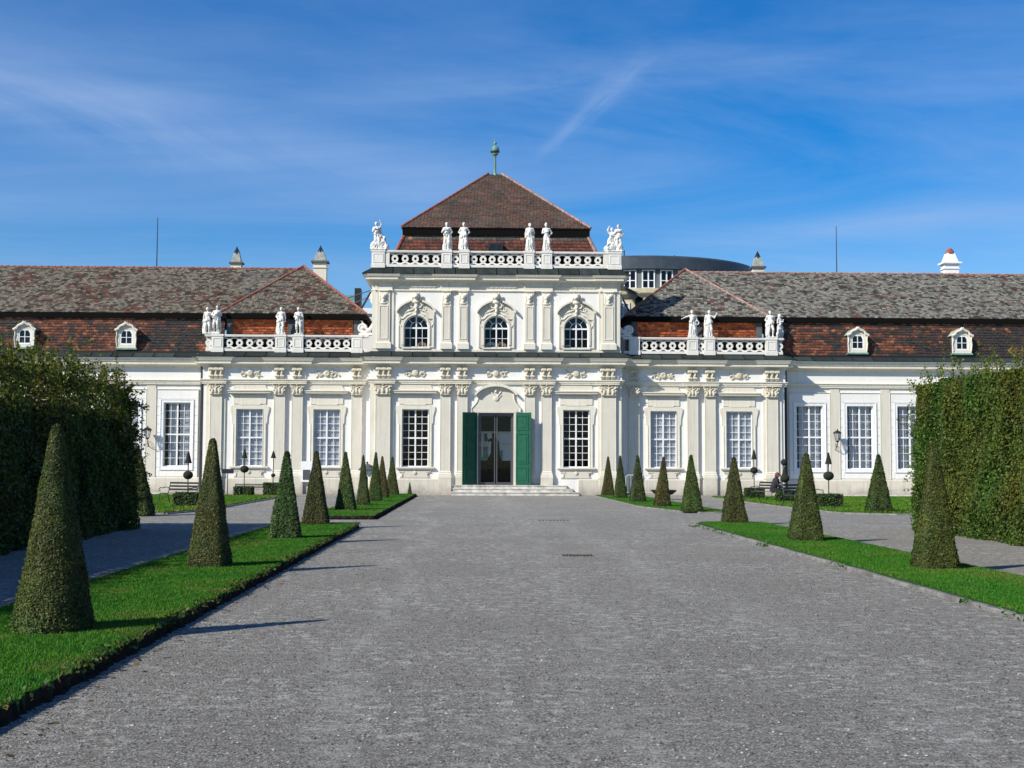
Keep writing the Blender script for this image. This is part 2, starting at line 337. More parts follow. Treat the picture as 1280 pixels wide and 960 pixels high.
# value noise on points for colour patches
def vnoise(x, y, s, seed=0):
    x = np.asarray(x)/s; y = np.asarray(y)/s; xi = np.floor(x).astype(int); yi = np.floor(y).astype(int); fx = x-xi; fy = y-yi; fx = fx*fx*(3-2*fx); fy = fy*fy*(3-2*fy)
    def hsh(a, b): v = (a*374761393+b*668265263+seed*974634777) & 0xffffffff; v = ((v ^ (v >> 13))*1274126177) & 0xffffffff; return ((v ^ (v >> 16)) & 0xffff)/65535.
    return (hsh(xi, yi)*(1-fx)+hsh(xi+1, yi)*fx)*(1-fy)+(hsh(xi, yi+1)*(1-fx)+hsh(xi+1, yi+1)*fx)*fy
def tiles(name, P, colfn, parent, w=.19, ex=.14, seed=0):
    """tiled slope: P = four or three corners (eave left, eave right, top right[, top left]) in 3D; each tile its own tilted slab"""
    P = [np.array(p, float) for p in P]; r = np.random.default_rng(seed)
    e = P[1]-P[0]; el = np.linalg.norm(e); e /= el; nrm = np.cross(e, P[2]-P[0]); nrm /= np.linalg.norm(nrm); s = np.cross(nrm, e)
    if nrm[2] < 0 or (abs(nrm[2]) < .05 and nrm[1] > 0): nrm = -nrm
    Q = [((p-P[0])@e, (p-P[0])@s) for p in P]; top = max(q[1] for q in Q)
    V = []; F = []; C = []; nrow = int(math.ceil(top/ex))
    for i in range(nrow):
        b0 = i*ex; bm = min(b0+ex*.5, top-1e-3); xs = []
        for k in range(len(Q)):
            (a1, c1), (a2, c2) = Q[k], Q[(k+1) % len(Q)]
            if (c1-bm)*(c2-bm) < 0: xs.append(a1+(a2-a1)*(bm-c1)/(c2-c1))
        if len(xs) < 2: continue
        lo, hi = min(xs), max(xs); a = np.arange(lo-(i % 2)*w*.5-r.random()*.04, hi, w)
        a0 = np.clip(a+.004, lo, hi); a1 = np.clip(a+w-.006, lo, hi); k = (a1-a0) > .02; a0, a1 = a0[k], a1[k]; n = len(a0)
        if n == 0: continue
        bl = b0-.012+r.normal(0, .008, n); bt = np.minimum(b0+ex*1.25, top+.02)+0*bl
        h = .038+r.normal(0, .007, n)+(r.random(n) < .04)*.02; tl = r.normal(0, .006, n)
        def pt(aa, bb, hh): return P[0]+aa[:, None]*e+bb[:, None]*s+hh[:, None]*nrm
        vs = np.stack([pt(a0, bl, h+tl), pt(a1, bl, h-tl), pt(a1, bt, 0*h+.012), pt(a0, bt, 0*h+.012), pt(a0, bl, 0*h), pt(a1, bl, 0*h)], 1)
        base = sum(len(x) for x in V)*6; ix = base+np.arange(n)[:, None]*6
        F.append(np.concatenate([ix+np.array([0, 1, 2, 3]), ix+np.array([4, 5, 1, 0])])); V.append(vs)
        cc = colfn((a0+a1)/2, np.full(n, b0), r, i, nrow); C.append(np.concatenate([cc, cc*.8]))
    me = npmesh(name, np.concatenate(V).reshape(-1, 3), np.concatenate(F), MT['tile'], np.concatenate(C))
    o = link(name, me, parent); o['kind'] = 'stuff'
    return o
def pal(r, n, cols, wts):
    wts = np.array(wts, float); c = np.array(cols)[r.choice(len(cols), n, p=wts/wts.sum())]; return c*(1+r.normal(0, .11, (n, 1)))
# ================================================================== THE PALACE
AX, AY = 1.07, 69.0
palace = empty('palace', (AX, AY, 0), 0, 'long white and cream baroque palace with tiled mansard roofs behind the gravel court', 'palace')
YC, YW, YL = -.6, .2, 1.0           # wall faces: centre, side pavilions, long wings
XE = 32.0
# --- walls
WC, WW = 1.42, 1.45
cx_low = (-4.3, 4.3); cx_wing = (9.1, 13.23); cx_long = [17.3+2.8*i for i in range(6)]
mb = MB(); wall(mb, -6.7, 6.7, 0, 7.3, YC, YC+.5, [(x-.71, x+.71, 1.48, 4.55) for x in cx_low]+[(-.95, .95, .53, 4.37)])
mb.box(-6.7, -6.5, YC+.5, YC+6, 0, 7.3); mb.box(6.5, 6.7, YC+.5, YC+6, 0, 7.3)
mb.obj('wall', MT['white'], palace)
ah = [(x, 7.86, 8.92, .67) for x in (-4.3, 0, 4.3)]
mb = MB(); wall(mb, -6.65, 6.65, 7.6, 11.7, YC, YC+.4, [(x-.67, x+.67, 7.86, 9.59) for x in (-4.3, 0, 4.3)])
for x, z0, zs, r in ah:
    for sg in (-1, 1):
        pts = [(x+sg*r, zs)]+[(x+sg*r*cos(a), zs+r*sin(a)) for a in [pi/2*i/10 for i in range(1, 11)]]+[(x, zs+r), (x+sg*r, zs+r)]
        pts = [p for i, p in enumerate(pts) if i == 0 or p != pts[i-1]]
        mb.prism(pts if sg < 0 else pts[::-1], YC+.001, YC+.4)
mb.box(-6.65, -6.3, YC+.4, 9.5, 7.6, 12.0); mb.box(6.3, 6.65, YC+.4, 9.5, 7.6, 12.0); mb.box(-6.3, 6.3, 9.3, 9.5, 7.4, 12.0); mb.box(-6.5, 6.5, YC+.4, 9.4, 11.8, 12.0)
mb.obj('wall', MT['white'], palace)
for s in (-1, 1):
    hs = [(s*x-.725, s*x+.725, 1.48, 4.55) for x in cx_wing]
    mb = MB(); wall(mb, min(s*6.7, s*15.72), max(s*6.7, s*15.72), 0, 7.3, YW, YW+.5, hs)
    mb.box(min(s*15.5, s*15.72), max(s*15.5, s*15.72), YW+.5, YW+3, 0, 7.3)
    mb.obj('wall', MT['white'], palace)
    hs = [(s*x-.725, s*x+.725, 1.45, 4.92) for x in cx_long]
    mb = MB(); wall(mb, min(s*15.72, s*XE), max(s*15.72, s*XE), 0, 7.3, YL, YL+.5, hs); mb.obj('wall', MT['white'], palace)
# interior floors and partitions: dark rooms behind the glass
mb = MB()
for s in (-1, 1):
    a, b = sorted((s*1.6, s*XE)); mb.box(a, b, 4.5, 4.6, 0, 7.5); a, b = sorted((s*6.72, s*XE)); mb.box(a, b, 1.6, 4.5, 6.2, 6.3)
    a, b = sorted((s*1.6, s*1.7)); mb.box(a, b, 0, 9.0, 0, 7.4)
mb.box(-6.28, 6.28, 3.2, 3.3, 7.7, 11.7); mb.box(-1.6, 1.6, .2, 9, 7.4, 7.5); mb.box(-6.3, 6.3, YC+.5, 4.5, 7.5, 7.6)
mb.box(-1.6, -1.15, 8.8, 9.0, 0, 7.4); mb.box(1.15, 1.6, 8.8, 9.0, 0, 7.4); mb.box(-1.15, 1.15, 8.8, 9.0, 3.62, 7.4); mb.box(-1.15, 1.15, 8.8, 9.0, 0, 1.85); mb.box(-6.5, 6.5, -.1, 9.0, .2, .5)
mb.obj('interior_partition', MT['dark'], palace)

# --- windows: frame with glazing bars, every pane a sub-part
pane_meshes = {}
def pane_mesh(wd, ht):
    k = (round(wd, 3), round(ht, 3))
    if k not in pane_meshes: pane_meshes[k] = MB().add([(0, 0, 0), (wd, 0, 0), (wd, 0, ht), (0, 0, ht)], [(0, 1, 2, 3)]).mesh('pane', MT['glass'])
    return pane_meshes[k]
win_cache = {}
def window(cx, y, z0, W, H, tint='paint', single=True):
    key = (W, H); fo, mu, bar = .05, .08, .026
    if key not in win_cache:
        mb = MB(); x = W/2; cw = (W-2*fo-mu)/2; chh = (H-2*fo-mu)/2; cells = []
        mb.box(-x, -x+fo, 0, .1, 0, H); mb.box(x-fo, x, 0, .1, 0, H); mb.box(-x+fo, x-fo, 0, .1, 0, fo); mb.box(-x+fo, x-fo, 0, .1, H-fo, H)
        mb.box(-mu/2, mu/2, -.02, .1, fo, H-fo)
        for s in (0, 1): a = -x+fo if s == 0 else mu/2; mb.box(a, a+cw, -.015, .1, fo+chh, fo+chh+mu)
        for ci in (0, 1):
            for ri in (0, 1):
                a = -x+fo+ci*(cw+mu); b = fo+ri*(chh+mu); pw, ph = (cw-bar)/2, (chh-3*bar)/4
                mb.box(a+pw, a+pw+bar, .01, .06, b, b+chh)
                for k in range(3):
                    for q in (0, 1): mb.box(a+q*(pw+bar), a+q*(pw+bar)+pw, .01, .06, b+(k+1)*ph+k*bar, b+(k+1)*(ph+bar))
                for k in range(4):
                    for q in (0, 1): cells.append((a+q*(pw+bar), b+k*(ph+bar), pw, ph))
        win_cache[key] = (mb.mesh('window', MT[tint]), cells)
    me, cells = win_cache[key]
    wo_ = link('window', me, palace, (cx, y, z0))
    if single:
        for (a, b, pw, ph) in cells: link('pane', pane_mesh(pw, ph), wo_, (a, .035+random.uniform(-.001, .001), b), (random.gauss(0, .006), 0, random.gauss(0, .008)))
    else:
        mb = MB()
        for (a, b, pw, ph) in cells: mb.add([(a, .035, b), (a+pw, .035, b), (a+pw, .035, b+ph), (a, .035, b+ph)], [(0, 1, 2, 3)])
        mb.obj('panes', MT['glass'], wo_)['kind'] = 'stuff'
    return wo_
for x in cx_low: window(x, YC+.16, 1.48, 1.42, 3.07)
curt = {}
def curtain(wo_, W, H, y, parts):
    mb = MB()
    for (a, b) in parts:
        n = 40; pts = [(a+(b-a)*i/n, y+.006*sin(i*1.9+a*9)+.006*sin(i*.7)) for i in range(n+1)]
        mb.add([(p[0], p[1], .05) for p in pts]+[(p[0], p[1], H-.05) for p in pts], [(i, i+1, n+2+i, n+1+i) for i in range(n)])
    mb.obj('curtain', MT['curtain'], wo_)
for s in (-1, 1):
    for x in cx_wing:
        wn_ = window(s*x, YW+.09, 1.48, 1.45, 3.07); curtain(wn_, 1.45, 3.07, .118, [(-.70, .70)])
    for i, x in enumerate(cx_long[:4]):
        wn_ = window(s*x, YL+.12, 1.45, 1.45, 3.47, single=(i == 0 or (i == 1 and s > 0)))
        if i < 4: curtain(wn_, 1.45, 3.47, .22, [(-.52, -.04), (.10, .66)])
# arched windows of the upper storey
def arch_window(cx):
    r, zs, H = .67, 1.06, 1.73; mb = MB(); o = MB()
    mb.box(-r, -r+.06, 0, .09, 0, zs); mb.box(r-.06, r, 0, .09, 0, zs); mb.box(-r+.06, r-.06, 0, .09, 0, .06)
    mb.box(-.035, .035, -.02, .09, .06, zs+r-.05); mb.box(-r+.06, r-.06, -.015, .085, zs-.04, zs+.04)
    mb.strip(arc(0, zs, r-.06, 0, pi, 18), arc(0, zs, r, 0, pi, 18), 0, .09)
    mb.strip(arc(0, zs, .30, 0, pi, 12), arc(0, zs, .33, 0, pi, 12), .01, .06)
    for a in (pi/4+.08, 3*pi/4-.08):
        c, s_ = cos(a), sin(a); q = [(.32*c+.014*s_, zs+.32*s_-.014*c), (.62*c+.014*s_, zs+.62*s_-.014*c), (.62*c-.014*s_, zs+.62*s_+.014*c), (.32*c-.014*s_, zs+.32*s_+.014*c)]
        mb.prism(q, .012, .058)
    cols = [-.61, -.335, -.31, -.035, .035, .31, .335, .61]
    for a, b in ((-.335, -.31), (.31, .335)): mb.box(a, b, .01, .06, .06, zs-.04)
    for a, b in ((-.61, -.335), (-.31, -.035), (.035, .31), (.335, .61)): mb.box(a, b, .01, .06, .51, .535)
    wo_ = mb.obj('arched_window', MT['paint'], palace, (cx, YC+.17, 7.86))
    for a in (-.61, -.31, .035, .335):
        for b, h in ((.06, .45), (.535, .485)): link('pane', pane_mesh(.275, h), wo_, (a, .035, b), (random.gauss(0, .006), 0, random.gauss(0, .008)))
    for lst in ([(0, pi/4+.08), (pi/4+.08, pi/2), (pi/2, 3*pi/4-.08), (3*pi/4-.08, pi)]):
        MB().strip([(p[0], p[1]) for p in arc(0, zs, .32, lst[0], lst[1], 5)], arc(0, zs, .62, lst[0], lst[1], 5), .034, .036).obj('pane', MT['glass'], wo_)
    for a0, a1 in ((0, pi/2), (pi/2, pi)):
        q = [(0, zs)]+arc(0, zs, .31, a0, a1, 6); MB().prism(q, .034, .036).obj('pane', MT['glass'], wo_)
    return wo_
fanm = [mat('painted_fan_beige', (.55, .42, .2), .7, noise=[(14, (.5, .25, .1), .4, .55)]), mat('painted_fan_blue', (.30, .40, .42), .7, noise=[(12, (1, .75, .4), .4, .55)])]
for cx, fx in ((-4.3, [(.3, .28, 0)]), (0, [(-.28, .30, 1), (.28, .30, 0)]), (4.3, [(-.42, .16, 1)])):
    wo_ = arch_window(cx)
    for x, r, k in fx:
        MB().strip(arc(x, .07, r*.45, 0, pi, 14), arc(x, .07, r, 0, pi, 14), .22, .25).obj('painted_fan', fanm[k], wo_)

# --- sills, surrounds and hoods of the lower windows
def surround(x, y):
    mb = MB(); d = y-.07
    inn = [(-.71, 1.48), (-.71, 4.55), (.71, 4.55), (.71, 1.48)]
    mb.strip(inn, [(-.86, 1.48), (-.86, 4.7), (.86, 4.7), (.86, 1.48)], d, y)
    ear = [(.86, 3.75), (.94, 3.8), (.96, 4.2), (1.05, 4.52), (1.05, 4.68), (.93, 4.72), (.6, 4.72), (.55, 4.80), (-.55, 4.80), (-.6, 4.72), (-.93, 4.72), (-1.05, 4.68), (-1.05, 4.52), (-.96, 4.2), (-.94, 3.8), (-.86, 3.75), (-.86, 4.7), (.86, 4.7)]
    mb.prism([(a, b) for a, b in ear[::1]], d+.001, y) if False else None
    for s in (-1, 1):
        p = [(s*.861, 3.75), (s*.94, 3.8), (s*.96, 4.2), (s*1.05, 4.52), (s*1.05, 4.68), (s*.93, 4.74), (s*.861, 4.74)]
        mb.prism(p if s > 0 else p[::-1], d+.004, y)
        mb.box(*sorted((s*.84, s*.875)), d-.02, y, 1.48, 3.76)
        mb.box(*sorted((s*.71, s*.735)), d-.015, y, 1.48, 4.55)
    mb.box(-.86, .86, d+.002, y, 4.701, 4.76); mb.box(-.56, .56, d-.012, y, 4.76, 4.82)
    mb.sweep([(-.87, y), (.87, y)], [(0, 4.80), (.05, 4.83), (.05, 5.30), (0, 5.32)])
    o = mb.obj('window_surround', MT['trim'], palace, (x, 0, 0))
    mb = MB().sweep([(-.86, y+.02), (-.86, y-.01), (.86, y-.01), (.86, y+.02)], [(.02, 5.33), (.08, 5.34), (.10, 5.39), (.26, 5.40), (.27, 5.49), (.31, 5.50), (.32, 5.54), (0, 5.60)])
    mb.obj('window_hood', MT['trim'], palace, (x, 0, 0))
    MB().prism([(-1.0, 5.57), (1.0, 5.57), (.88, 5.70), (.80, 5.89), (-.80, 5.89), (-.88, 5.70)], y-.05, y).obj('hood_attic', MT['cream'], palace, (x, 0, 0))
    MB().sweep([(-.86, y+.02), (-.86, y), (.86, y), (.86, y+.02)], [(0, 1.28), (.05, 1.30), (.08, 1.36), (.17, 1.40), (.17, 1.475), (0, 1.48)]).obj('window_sill', MT['trim'], palace, (x, 0, 0))
    mb = MB().prism([(-.82, .9), (.82, .9), (.72, 1.05), (.70, 1.28), (-.70, 1.28), (-.72, 1.05)], y-.045, y)
    mb.box(-.84, -.58, y-.07, y, 1.19, 1.24); mb.box(.58, .84, y-.07, y, 1.19, 1.24)
    mb.lathe([(.0, 0), (.085, .0), (.10, .03), (.05, .05)], 14); k = 14*4
    mb.v[-k:] = [(a, y-.045-c, 1.17+b) for a, b, c in mb.v[-k:]]
    for s in (-1, 1): mb.tube([(s*.72, y-.05, 1.16), (s*.66, y-.07, 1.12), (s*.66, y-.07, 1.02), (s*.71, y-.05, .93)], .02, 5)
    mb.obj('apron_panel', MT['cream'], palace, (x, 0, 0))
for x in cx_low: surround(x, YC)
for s in (-1, 1):
    for x in cx_wing: surround(s*x, YW)
    for i, x in enumerate(cx_long[:5]):
        x *= s; mb = MB()
        mb.strip([(-.725, 1.45), (-.725, 4.92), (.725, 4.92), (.725, 1.45)], [(-.86, 1.3), (-.86, 5.06), (.86, 5.06), (.86, 1.3)], YL-.05, YL+.0, True)
        mb.strip([(-.86, 1.3), (-.86, 5.06), (.86, 5.06), (.86, 1.3)], [(-.9, 1.26), (-.9, 5.1), (.9, 5.1), (.9, 1.26)], YL-.075, YL, True)
        mb.obj('window_surround', MT['paint'], palace, (x, 0, 0))
        mb = MB()
        for sd in (-1, 1):
            for k in range(9):
                z = .92+k*.47; a, b = sorted((sd*.915, sd*1.11)); mb.box(a, b, YL-.022, YL, z+.012, z+.458)
        mb.box(-1.11, 1.11, YL-.022, YL, 5.13, 5.60); mb.box(-.9, .9, YL-.022, YL, .92, 1.245)
        o = mb.obj('rusticated_blocks', MT['white'], palace, (x, 0, 0)); o['kind'] = 'stuff'
        # raised frame round the panel and the cream strip beside it
        MB().strip([(-1.12, .9), (-1.12, 5.62), (1.12, 5.62), (1.12, .9)], [(-1.15, .87), (-1.15, 5.65), (1.15, 5.65), (1.15, .87)], YL-.06, YL).obj('panel_moulding', MT['trim'], palace, (x, 0, 0))
        MB().box(1.151, 1.649, YL-.045, YL, .88, 6.1).obj('pilaster_strip', MT['cream'], palace, (x if s > 0 else x-2.8, 0, 0))

# --- plinth
for (a, b, y) in ((-6.7, -2.42, YC), (4.42, 6.7, YC), (6.701, 15.72, YW), (-15.72, -6.701, YW), (15.73, XE, YL), (-XE, -15.73, YL)):
    MB().sweep([(a, y), (b, y)], [(0, 0), (.09, 0), (.09, .80), (.06, .86), (0, .88)]).obj('plinth', MT['plinth'], palace)

# --- capitals (leafy, with corner scrolls), one sculpted mesh for each width
def capital_mesh(Wd, name='capital'):
    def f(P):
        x, y, z = P.T; D = d_box(P, (0, .0, .26), (Wd/2-.005, .10, .27), .03)
        D = np.minimum(D, d_box(P, (0, -.02, .56), (Wd/2+.07, .17, .028), .01))
        D = np.minimum(D, d_box(P, (0, 0, .0), (Wd/2+.015, .12, .022), .015))
        for s in (-1, 1):
            c = (s*(Wd/2+.01), -.10, .45); D = sm(D, np.minimum(d_tor(P, c, .068, .026), d_cap(P, (c[0], -.10, .45), (c[0], .05, .45), .028, .028)), .012)
            D = sm(D, d_cap(P, (s*Wd*.18, -.11, .22), (s*(Wd/2-.03), -.13, .37), .025, .04), .03)
            D = sm(D, d_ell(P, (s*Wd*.3, -.12, .13), (.07, .055, .11)), .03); D = np.maximum(D, -d_cap(P, (s*Wd*.3, -.20, .06), (s*Wd*.3, -.18, .2), .022, .018))
            D = sm(D, d_cap(P, (s*.03, -.12, .36), (s*Wd*.27, -.14, .44), .02, .028), .02)
            D = sm(D, d_ell(P, (s*(Wd/2-.01), -.12, .22), (.05, .05, .05)), .03)
        D = sm(D, d_ell(P, (0, -.13, .17), (.065, .06, .12)), .02); D = np.maximum(D, -d_cap(P, (.02, -.2, .1), (-.01, -.2, .2), .02, .02))
        D = sm(D, d_ell(P, (0, -.13, .50), (.055, .05, .05)), .02); D = sm(D, d_ell(P, (0, -.12, .31), (.05, .04, .05)), .02)
        return D
    return sculpt(name, f, (-Wd/2-.16, -.26, -.04), (Wd/2+.16, .14, .62), .021, MT['carved'])
cap_me = {}
def pilaster(x0, x1, y, depth=.15, base=True):
    W = x1-x0; cx = (x0+x1)/2; mb = MB()
    mb.box(x0, x1, y-depth, y+.02, 1.28, 5.32)
    o = mb.obj('pilaster', MT['cream'], palace)
    MB().box(x0+.005, x0+.035, y-depth-.012, y-depth, 1.30, 5.28).box(x1-.035, x1-.005, y-depth-.012, y-depth, 1.30, 5.28).obj('edge_fillet', MT['trim'], o)
    MB().sweep([(x0, y), (x0, y-depth), (x1, y-depth), (x1, y)], [(0, .88), (.07, .90), (.07, 1.03), (.05, 1.05), (.06, 1.09), (.045, 1.14), (.02, 1.16), (.03, 1.21), (0, 1.28)]).obj('pilaster_base', MT['trim'], o)
    MB().box(x0-.06, x1+.06, y-depth-.07, y-.091, 0, .895).obj('pilaster_pedestal', MT['plinth'], o)
    k = round(W, 2)
    if k not in cap_me: cap_me[k] = capital_mesh(W)
    link('capital', cap_me[k], o, (cx, y-depth, 5.34))
PC = [(1.52, 2.08), (2.42, 2.98)]; PW = [(7.2, 7.78), (10.38, 10.98), (11.33, 11.93), (14.70, 15.34)]
for s in (-1, 1):
    for a, b in PC: pilaster(*sorted((s*a, s*b)), YC)
    pilaster(*sorted((s*5.62, s*6.42)), YC, .2)
    MB().box(*sorted((s*6.421, s*6.72)), YC-.09, YC+.02, .88, 5.9).obj('half_pilaster', MT['trim'], palace)
    MB().box(*sorted((s*5.45, s*5.619)), YC-.09, YC+.02, .88, 5.9).obj('half_pilaster', MT['trim'], palace)
    MB().box(*sorted((s*15.341, s*15.56)), YW-.07, YW+.02, .88, 5.9).obj('half_pilaster', MT['trim'], palace)
    MB().box(*sorted((s*14.53, s*14.699)), YW-.07, YW+.02, .88, 5.9).obj('half_pilaster', MT['trim'], palace)
    for a, b in PW: pilaster(*sorted((s*a, s*b)), YW)

# --- entablature along the whole front, breaking forward over the pilasters
def brk(lst, y, d):   # plan path pieces left to right with a break over each (a,b)
    out = []
    for a, b in lst: out += [(a, y), (a, y-d), (b, y-d), (b, y)]
    return out
Pc = sorted([tuple(sorted((s*a, s*b))) for s in (-1, 1) for a, b in ((1.45, 3.05), (5.5, 6.5))])
def pw(s): return sorted([tuple(sorted((s*a, s*b))) for a, b in ((7.13, 7.85), (10.3, 12.0), (14.6, 15.44))])
path_main = [(-XE, YL), (-15.72, YL), (-15.72, YW)]+brk(pw(-1), YW, .07)+[(-6.7, YW), (-6.7, YC)]+brk(Pc, YC, .09)+[(6.7, YC), (6.7, YW)]+brk(pw(1), YW, .07)+[(15.72, YW), (15.72, YL), (XE, YL)]
path_flat = [(-XE, YL), (-15.72, YL), (-15.72, YW), (-6.7, YW), (-6.7, YC), (6.7, YC), (6.7, YW), (15.72, YW), (15.72, YL), (XE, YL)]
MB().sweep(path_main, [(0, 5.90), (.10, 5.90), (.10, 5.98), (.13, 5.99), (.13, 6.06), (.18, 6.10), (.19, 6.13), (.06, 6.17), (0, 6.17)]).obj('architrave', MT['trim'], palace)
MB().sweep(path_main, [(0, 6.171), (.05, 6.171), (.05, 6.80), (0, 6.80)]).obj('frieze', MT['white'], palace)
MB().sweep(path_main, [(0, 6.801), (.09, 6.801), (.14, 6.88), (.18, 6.92), (.36, 6.95), (.40, 6.97), (.40, 7.10), (.45, 7.12), (.50, 7.22), (.55, 7.30), (.0, 7.32)]).obj('cornice', MT['trim'], palace)
# console pairs and the reliefs of the frieze
def console_mesh():
    def f(P):
        D = d_box(P, (0, 0, .30), (.095, .06, .29), .02)
        D = sm(D, d_cap(P, (-.09, -.09, .48), (.09, -.09, .48), .075, .075), .02); D = sm(D, d_cap(P, (-.09, -.06, .14), (.09, -.06, .14), .055, .055), .02)
        D = np.minimum(D, d_box(P, (0, -.03, .58), (.125, .11, .025), .01))
        return sm(D, d_ell(P, (0, -.10, .32), (.05, .05, .09)), .03)
    return sculpt('console', f, (-.16, -.2, -.02), (.16, .09, .64), .02, MT['carved'])
con_me = console_mesh()
def consoles(cx, y, n=2, sp=.30):
    for i in range(n): link('console', con_me, palace, (cx+(i-(n-1)/2)*sp, y-.09, 6.18))
for s in (-1, 1):
    for a, b in PC: consoles(s*(a+b)/2, YC-.09)
    consoles(s*5.98, YC-.09, 3, .28)
    for i, (a, b) in enumerate(PW): consoles(s*(a+b)/2, YW-.07, 3 if i == 3 else 2, .27)
def relief_mesh(k):
    r = np.random.default_rng(k); pr = []
    for i in range(9):
        s = -1 if i % 2 else 1; x = s*r.uniform(.1, .52); pr.append(((x, 0, r.uniform(.12, .42)), (x+s*r.uniform(.05, .22), 0, r.uniform(.05, .5)), r.uniform(.02, .035), r.uniform(.012, .05)))
    def f(P):
        D = d_ell(P, (0, 0, .28), (.17, .09, .2)); D = np.maximum(D, -d_ell(P, (0, -.1, .28), (.09, .05, .1))) if k == 1 else sm(D, d_tor(P, (0, -.05, .28), .12, .03), .02)
        for a, b, r1, r2 in pr: D = sm(D, d_cap(P, a, b, r1, r2), .025)
        for s in (-1, 1): D = sm(D, d_tor(P, (s*.38, 0, .22), .11, .03), .02); D = sm(D, d_cap(P, (s*.1, 0, .2), (s*.55, 0, .42), .04, .02), .02)
        return D
    return sculpt('relief', f, (-.85, -.13, 0), (.85, .1, .58), .024, MT['carved'])
rel = [relief_mesh(i) for i in range(4)]
for i, (x, y) in enumerate([(-13.23, YW), (-9.1, YW), (-4.3, YC), (0, YC), (4.3, YC), (9.1, YW), (13.23, YW)]):
    link('frieze_relief', rel[i % 4], palace, (x, y-.08, 6.2), (0, 0, 0), (1 if i < 4 else -1, 1, 1))

# --- lead sheets on the cornices, one object each
lead_me = {}
def lead_run(x0, x1, y, zf, zb, out, back, wd=1.13, lip=.05, mitre=(0, 0)):
    n = max(1, round((x1-x0)/wd)); W = (x1-x0)/n
    for i in range(n):
        ml = mitre[0] if i == 0 else 0; mr = mitre[1] if i == n-1 else 0; k = (round(W, 3), out, back, zf, zb, ml, mr)
        if k not in lead_me:
            mb = MB(); o, b = -out, back
            mb.add([(.024-ml, o, zf-lip), (W-.024+mr, o, zf-lip), (W-.024+mr, o, zf), (.024-ml, o, zf), (.024, b, zb), (W-.024, b, zb), (.024-ml, o+.05, zf-lip), (W-.024+mr, o+.05, zf-lip), (.024, b, zb-.15), (W-.024, b, zb-.15)],
                   [(0, 1, 2, 3), (3, 2, 5, 4), (6, 7, 1, 0), (7, 6, 8, 9), (2, 1, 7, 9, 5), (0, 3, 4, 8, 6)])
            lead_me[k] = mb.mesh('lead_sheet', MT['lead'])
        link('lead_sheet', lead_me[k], palace, (x0+i*W, y, 0))
def lead_bed(x0, x1, y, zf, zb, out, back): MB().add([(x0, y-out+.03, zf-.03), (x1, y-out+.03, zf-.03), (x1, y+back, zb-.02), (x0, y+back, zb-.02), (x0, y-out+.03, zf-.045), (x1, y-out+.03, zf-.045), (x1, y+back, zb-.2), (x0, y+back, zb-.2)], [(0, 1, 2, 3), (4, 5, 1, 0), (5, 4, 7, 6)]).obj('lead_bed', MT['eave'], palace)
lead_bed(-6.7, 6.7, YC, 7.36, 7.66, .62, -.02); lead_bed(-6.65, 6.65, YC, 11.80, 12.16, .52, -.02)
for s in (-1, 1): lead_bed(*sorted((s*6.72, s*15.72)), YW, 7.36, 7.64, .62, .02); lead_bed(*sorted((s*16.28, s*XE)), YL, 7.36, 7.70, .60, .05)
lead_run(-6.7, 6.7, YC, 7.36, 7.66, .62, -.02, mitre=(.6, .6))
for s in (-1, 1):
    a, b = sorted((s*6.72, s*15.72)); lead_run(a, b, YW, 7.36, 7.64, .62, .02, mitre=(.6 if s < 0 else 0, .6 if s > 0 else 0))
    a, b = sorted((s*16.28, s*XE)); lead_run(a, b, YL, 7.36, 7.70, .60, .05)
    MB().tube([(s*15.95, YL-.12, 7.2), (s*15.95, YL-.12, .1)], .085, 8).obj('downpipe', MT['black'], palace)

# --- door case
mb = MB()
prof = [(1.3, 4.42), (1.3, 4.62), (1.18, 4.75), (1.02, 4.95), (.95, 5.15), (.95, 5.35)]
top = [(1.05*sin(a), 5.42+.42*(cos(a)-.35)/.65) for a in [1.21-2.42*i/14 for i in range(15)]]
out = prof+top+[(-a, b) for a, b in prof[::-1]]
mb.prism(out[::-1][::-1] if False else out, YC-.07, YC)
mb.box(-1.12, 1.12, YC-.10, YC, 4.38, 4.47); mb.strip([(-.95, .53), (-.95, 4.375), (.95, 4.375), (.95, .53)], [(-1.1, .53), (-1.1, 4.52), (1.1, 4.52), (1.1, .53)], YC-.085, YC)
mb.obj('door_pediment', MT['cream'], palace)
mb = MB()
for s in (-1, 1):
    mb.tube([(s*1.3, YC-.08, 4.4), (s*1.3, YC-.08, 4.62), (s*1.18, YC-.08, 4.75), (s*1.02, YC-.08, 4.95), (s*.95, YC-.08, 5.15), (s*.95, YC-.08, 5.38)], .035, 6)
mb.strip([(1.12*sin(a), 5.32+.46*(cos(a)-.35)/.65) for a in [1.21-2.42*i/18 for i in range(19)]], [(1.24*sin(a), 5.33+.60*(cos(a)-.35)/.65) for a in [1.21-2.42*i/18 for i in range(19)]], YC-.30, YC)
mb.obj('arched_hood', MT['trim'], palace)
def f(P):
    D = d_tor(P, (0, 0, .12), .10, .035); D = sm(D, d_ell(P, (0, 0, .12), (.07, .05, .07)), .02)
    for s in (-1, 1):
        D = sm(D, d_cap(P, (s*.05, 0, .2), (s*.22, 0, .42), .035, .03), .03); D = sm(D, d_cap(P, (s*.22, 0, .42), (s*.3, 0, .55), .03, .02), .03)
        D = sm(D, d_cap(P, (s*.06, 0, .45), (s*.12, 0, .62), .03, .02), .03)
    D = sm(D, d_ell(P, (0, -.02, .52), (.06, .07, .09)), .03)
    return sm(D, d_cap(P, (.1, 0, .12), (.3, 0, .3), .03, .02), .03)
link('pediment_ornament', sculpt('pediment_ornament', f, (-.4, -.14, -.08), (.4, .1, .72), .022, MT['trim']), palace, (0, YC-.09, 5.02))

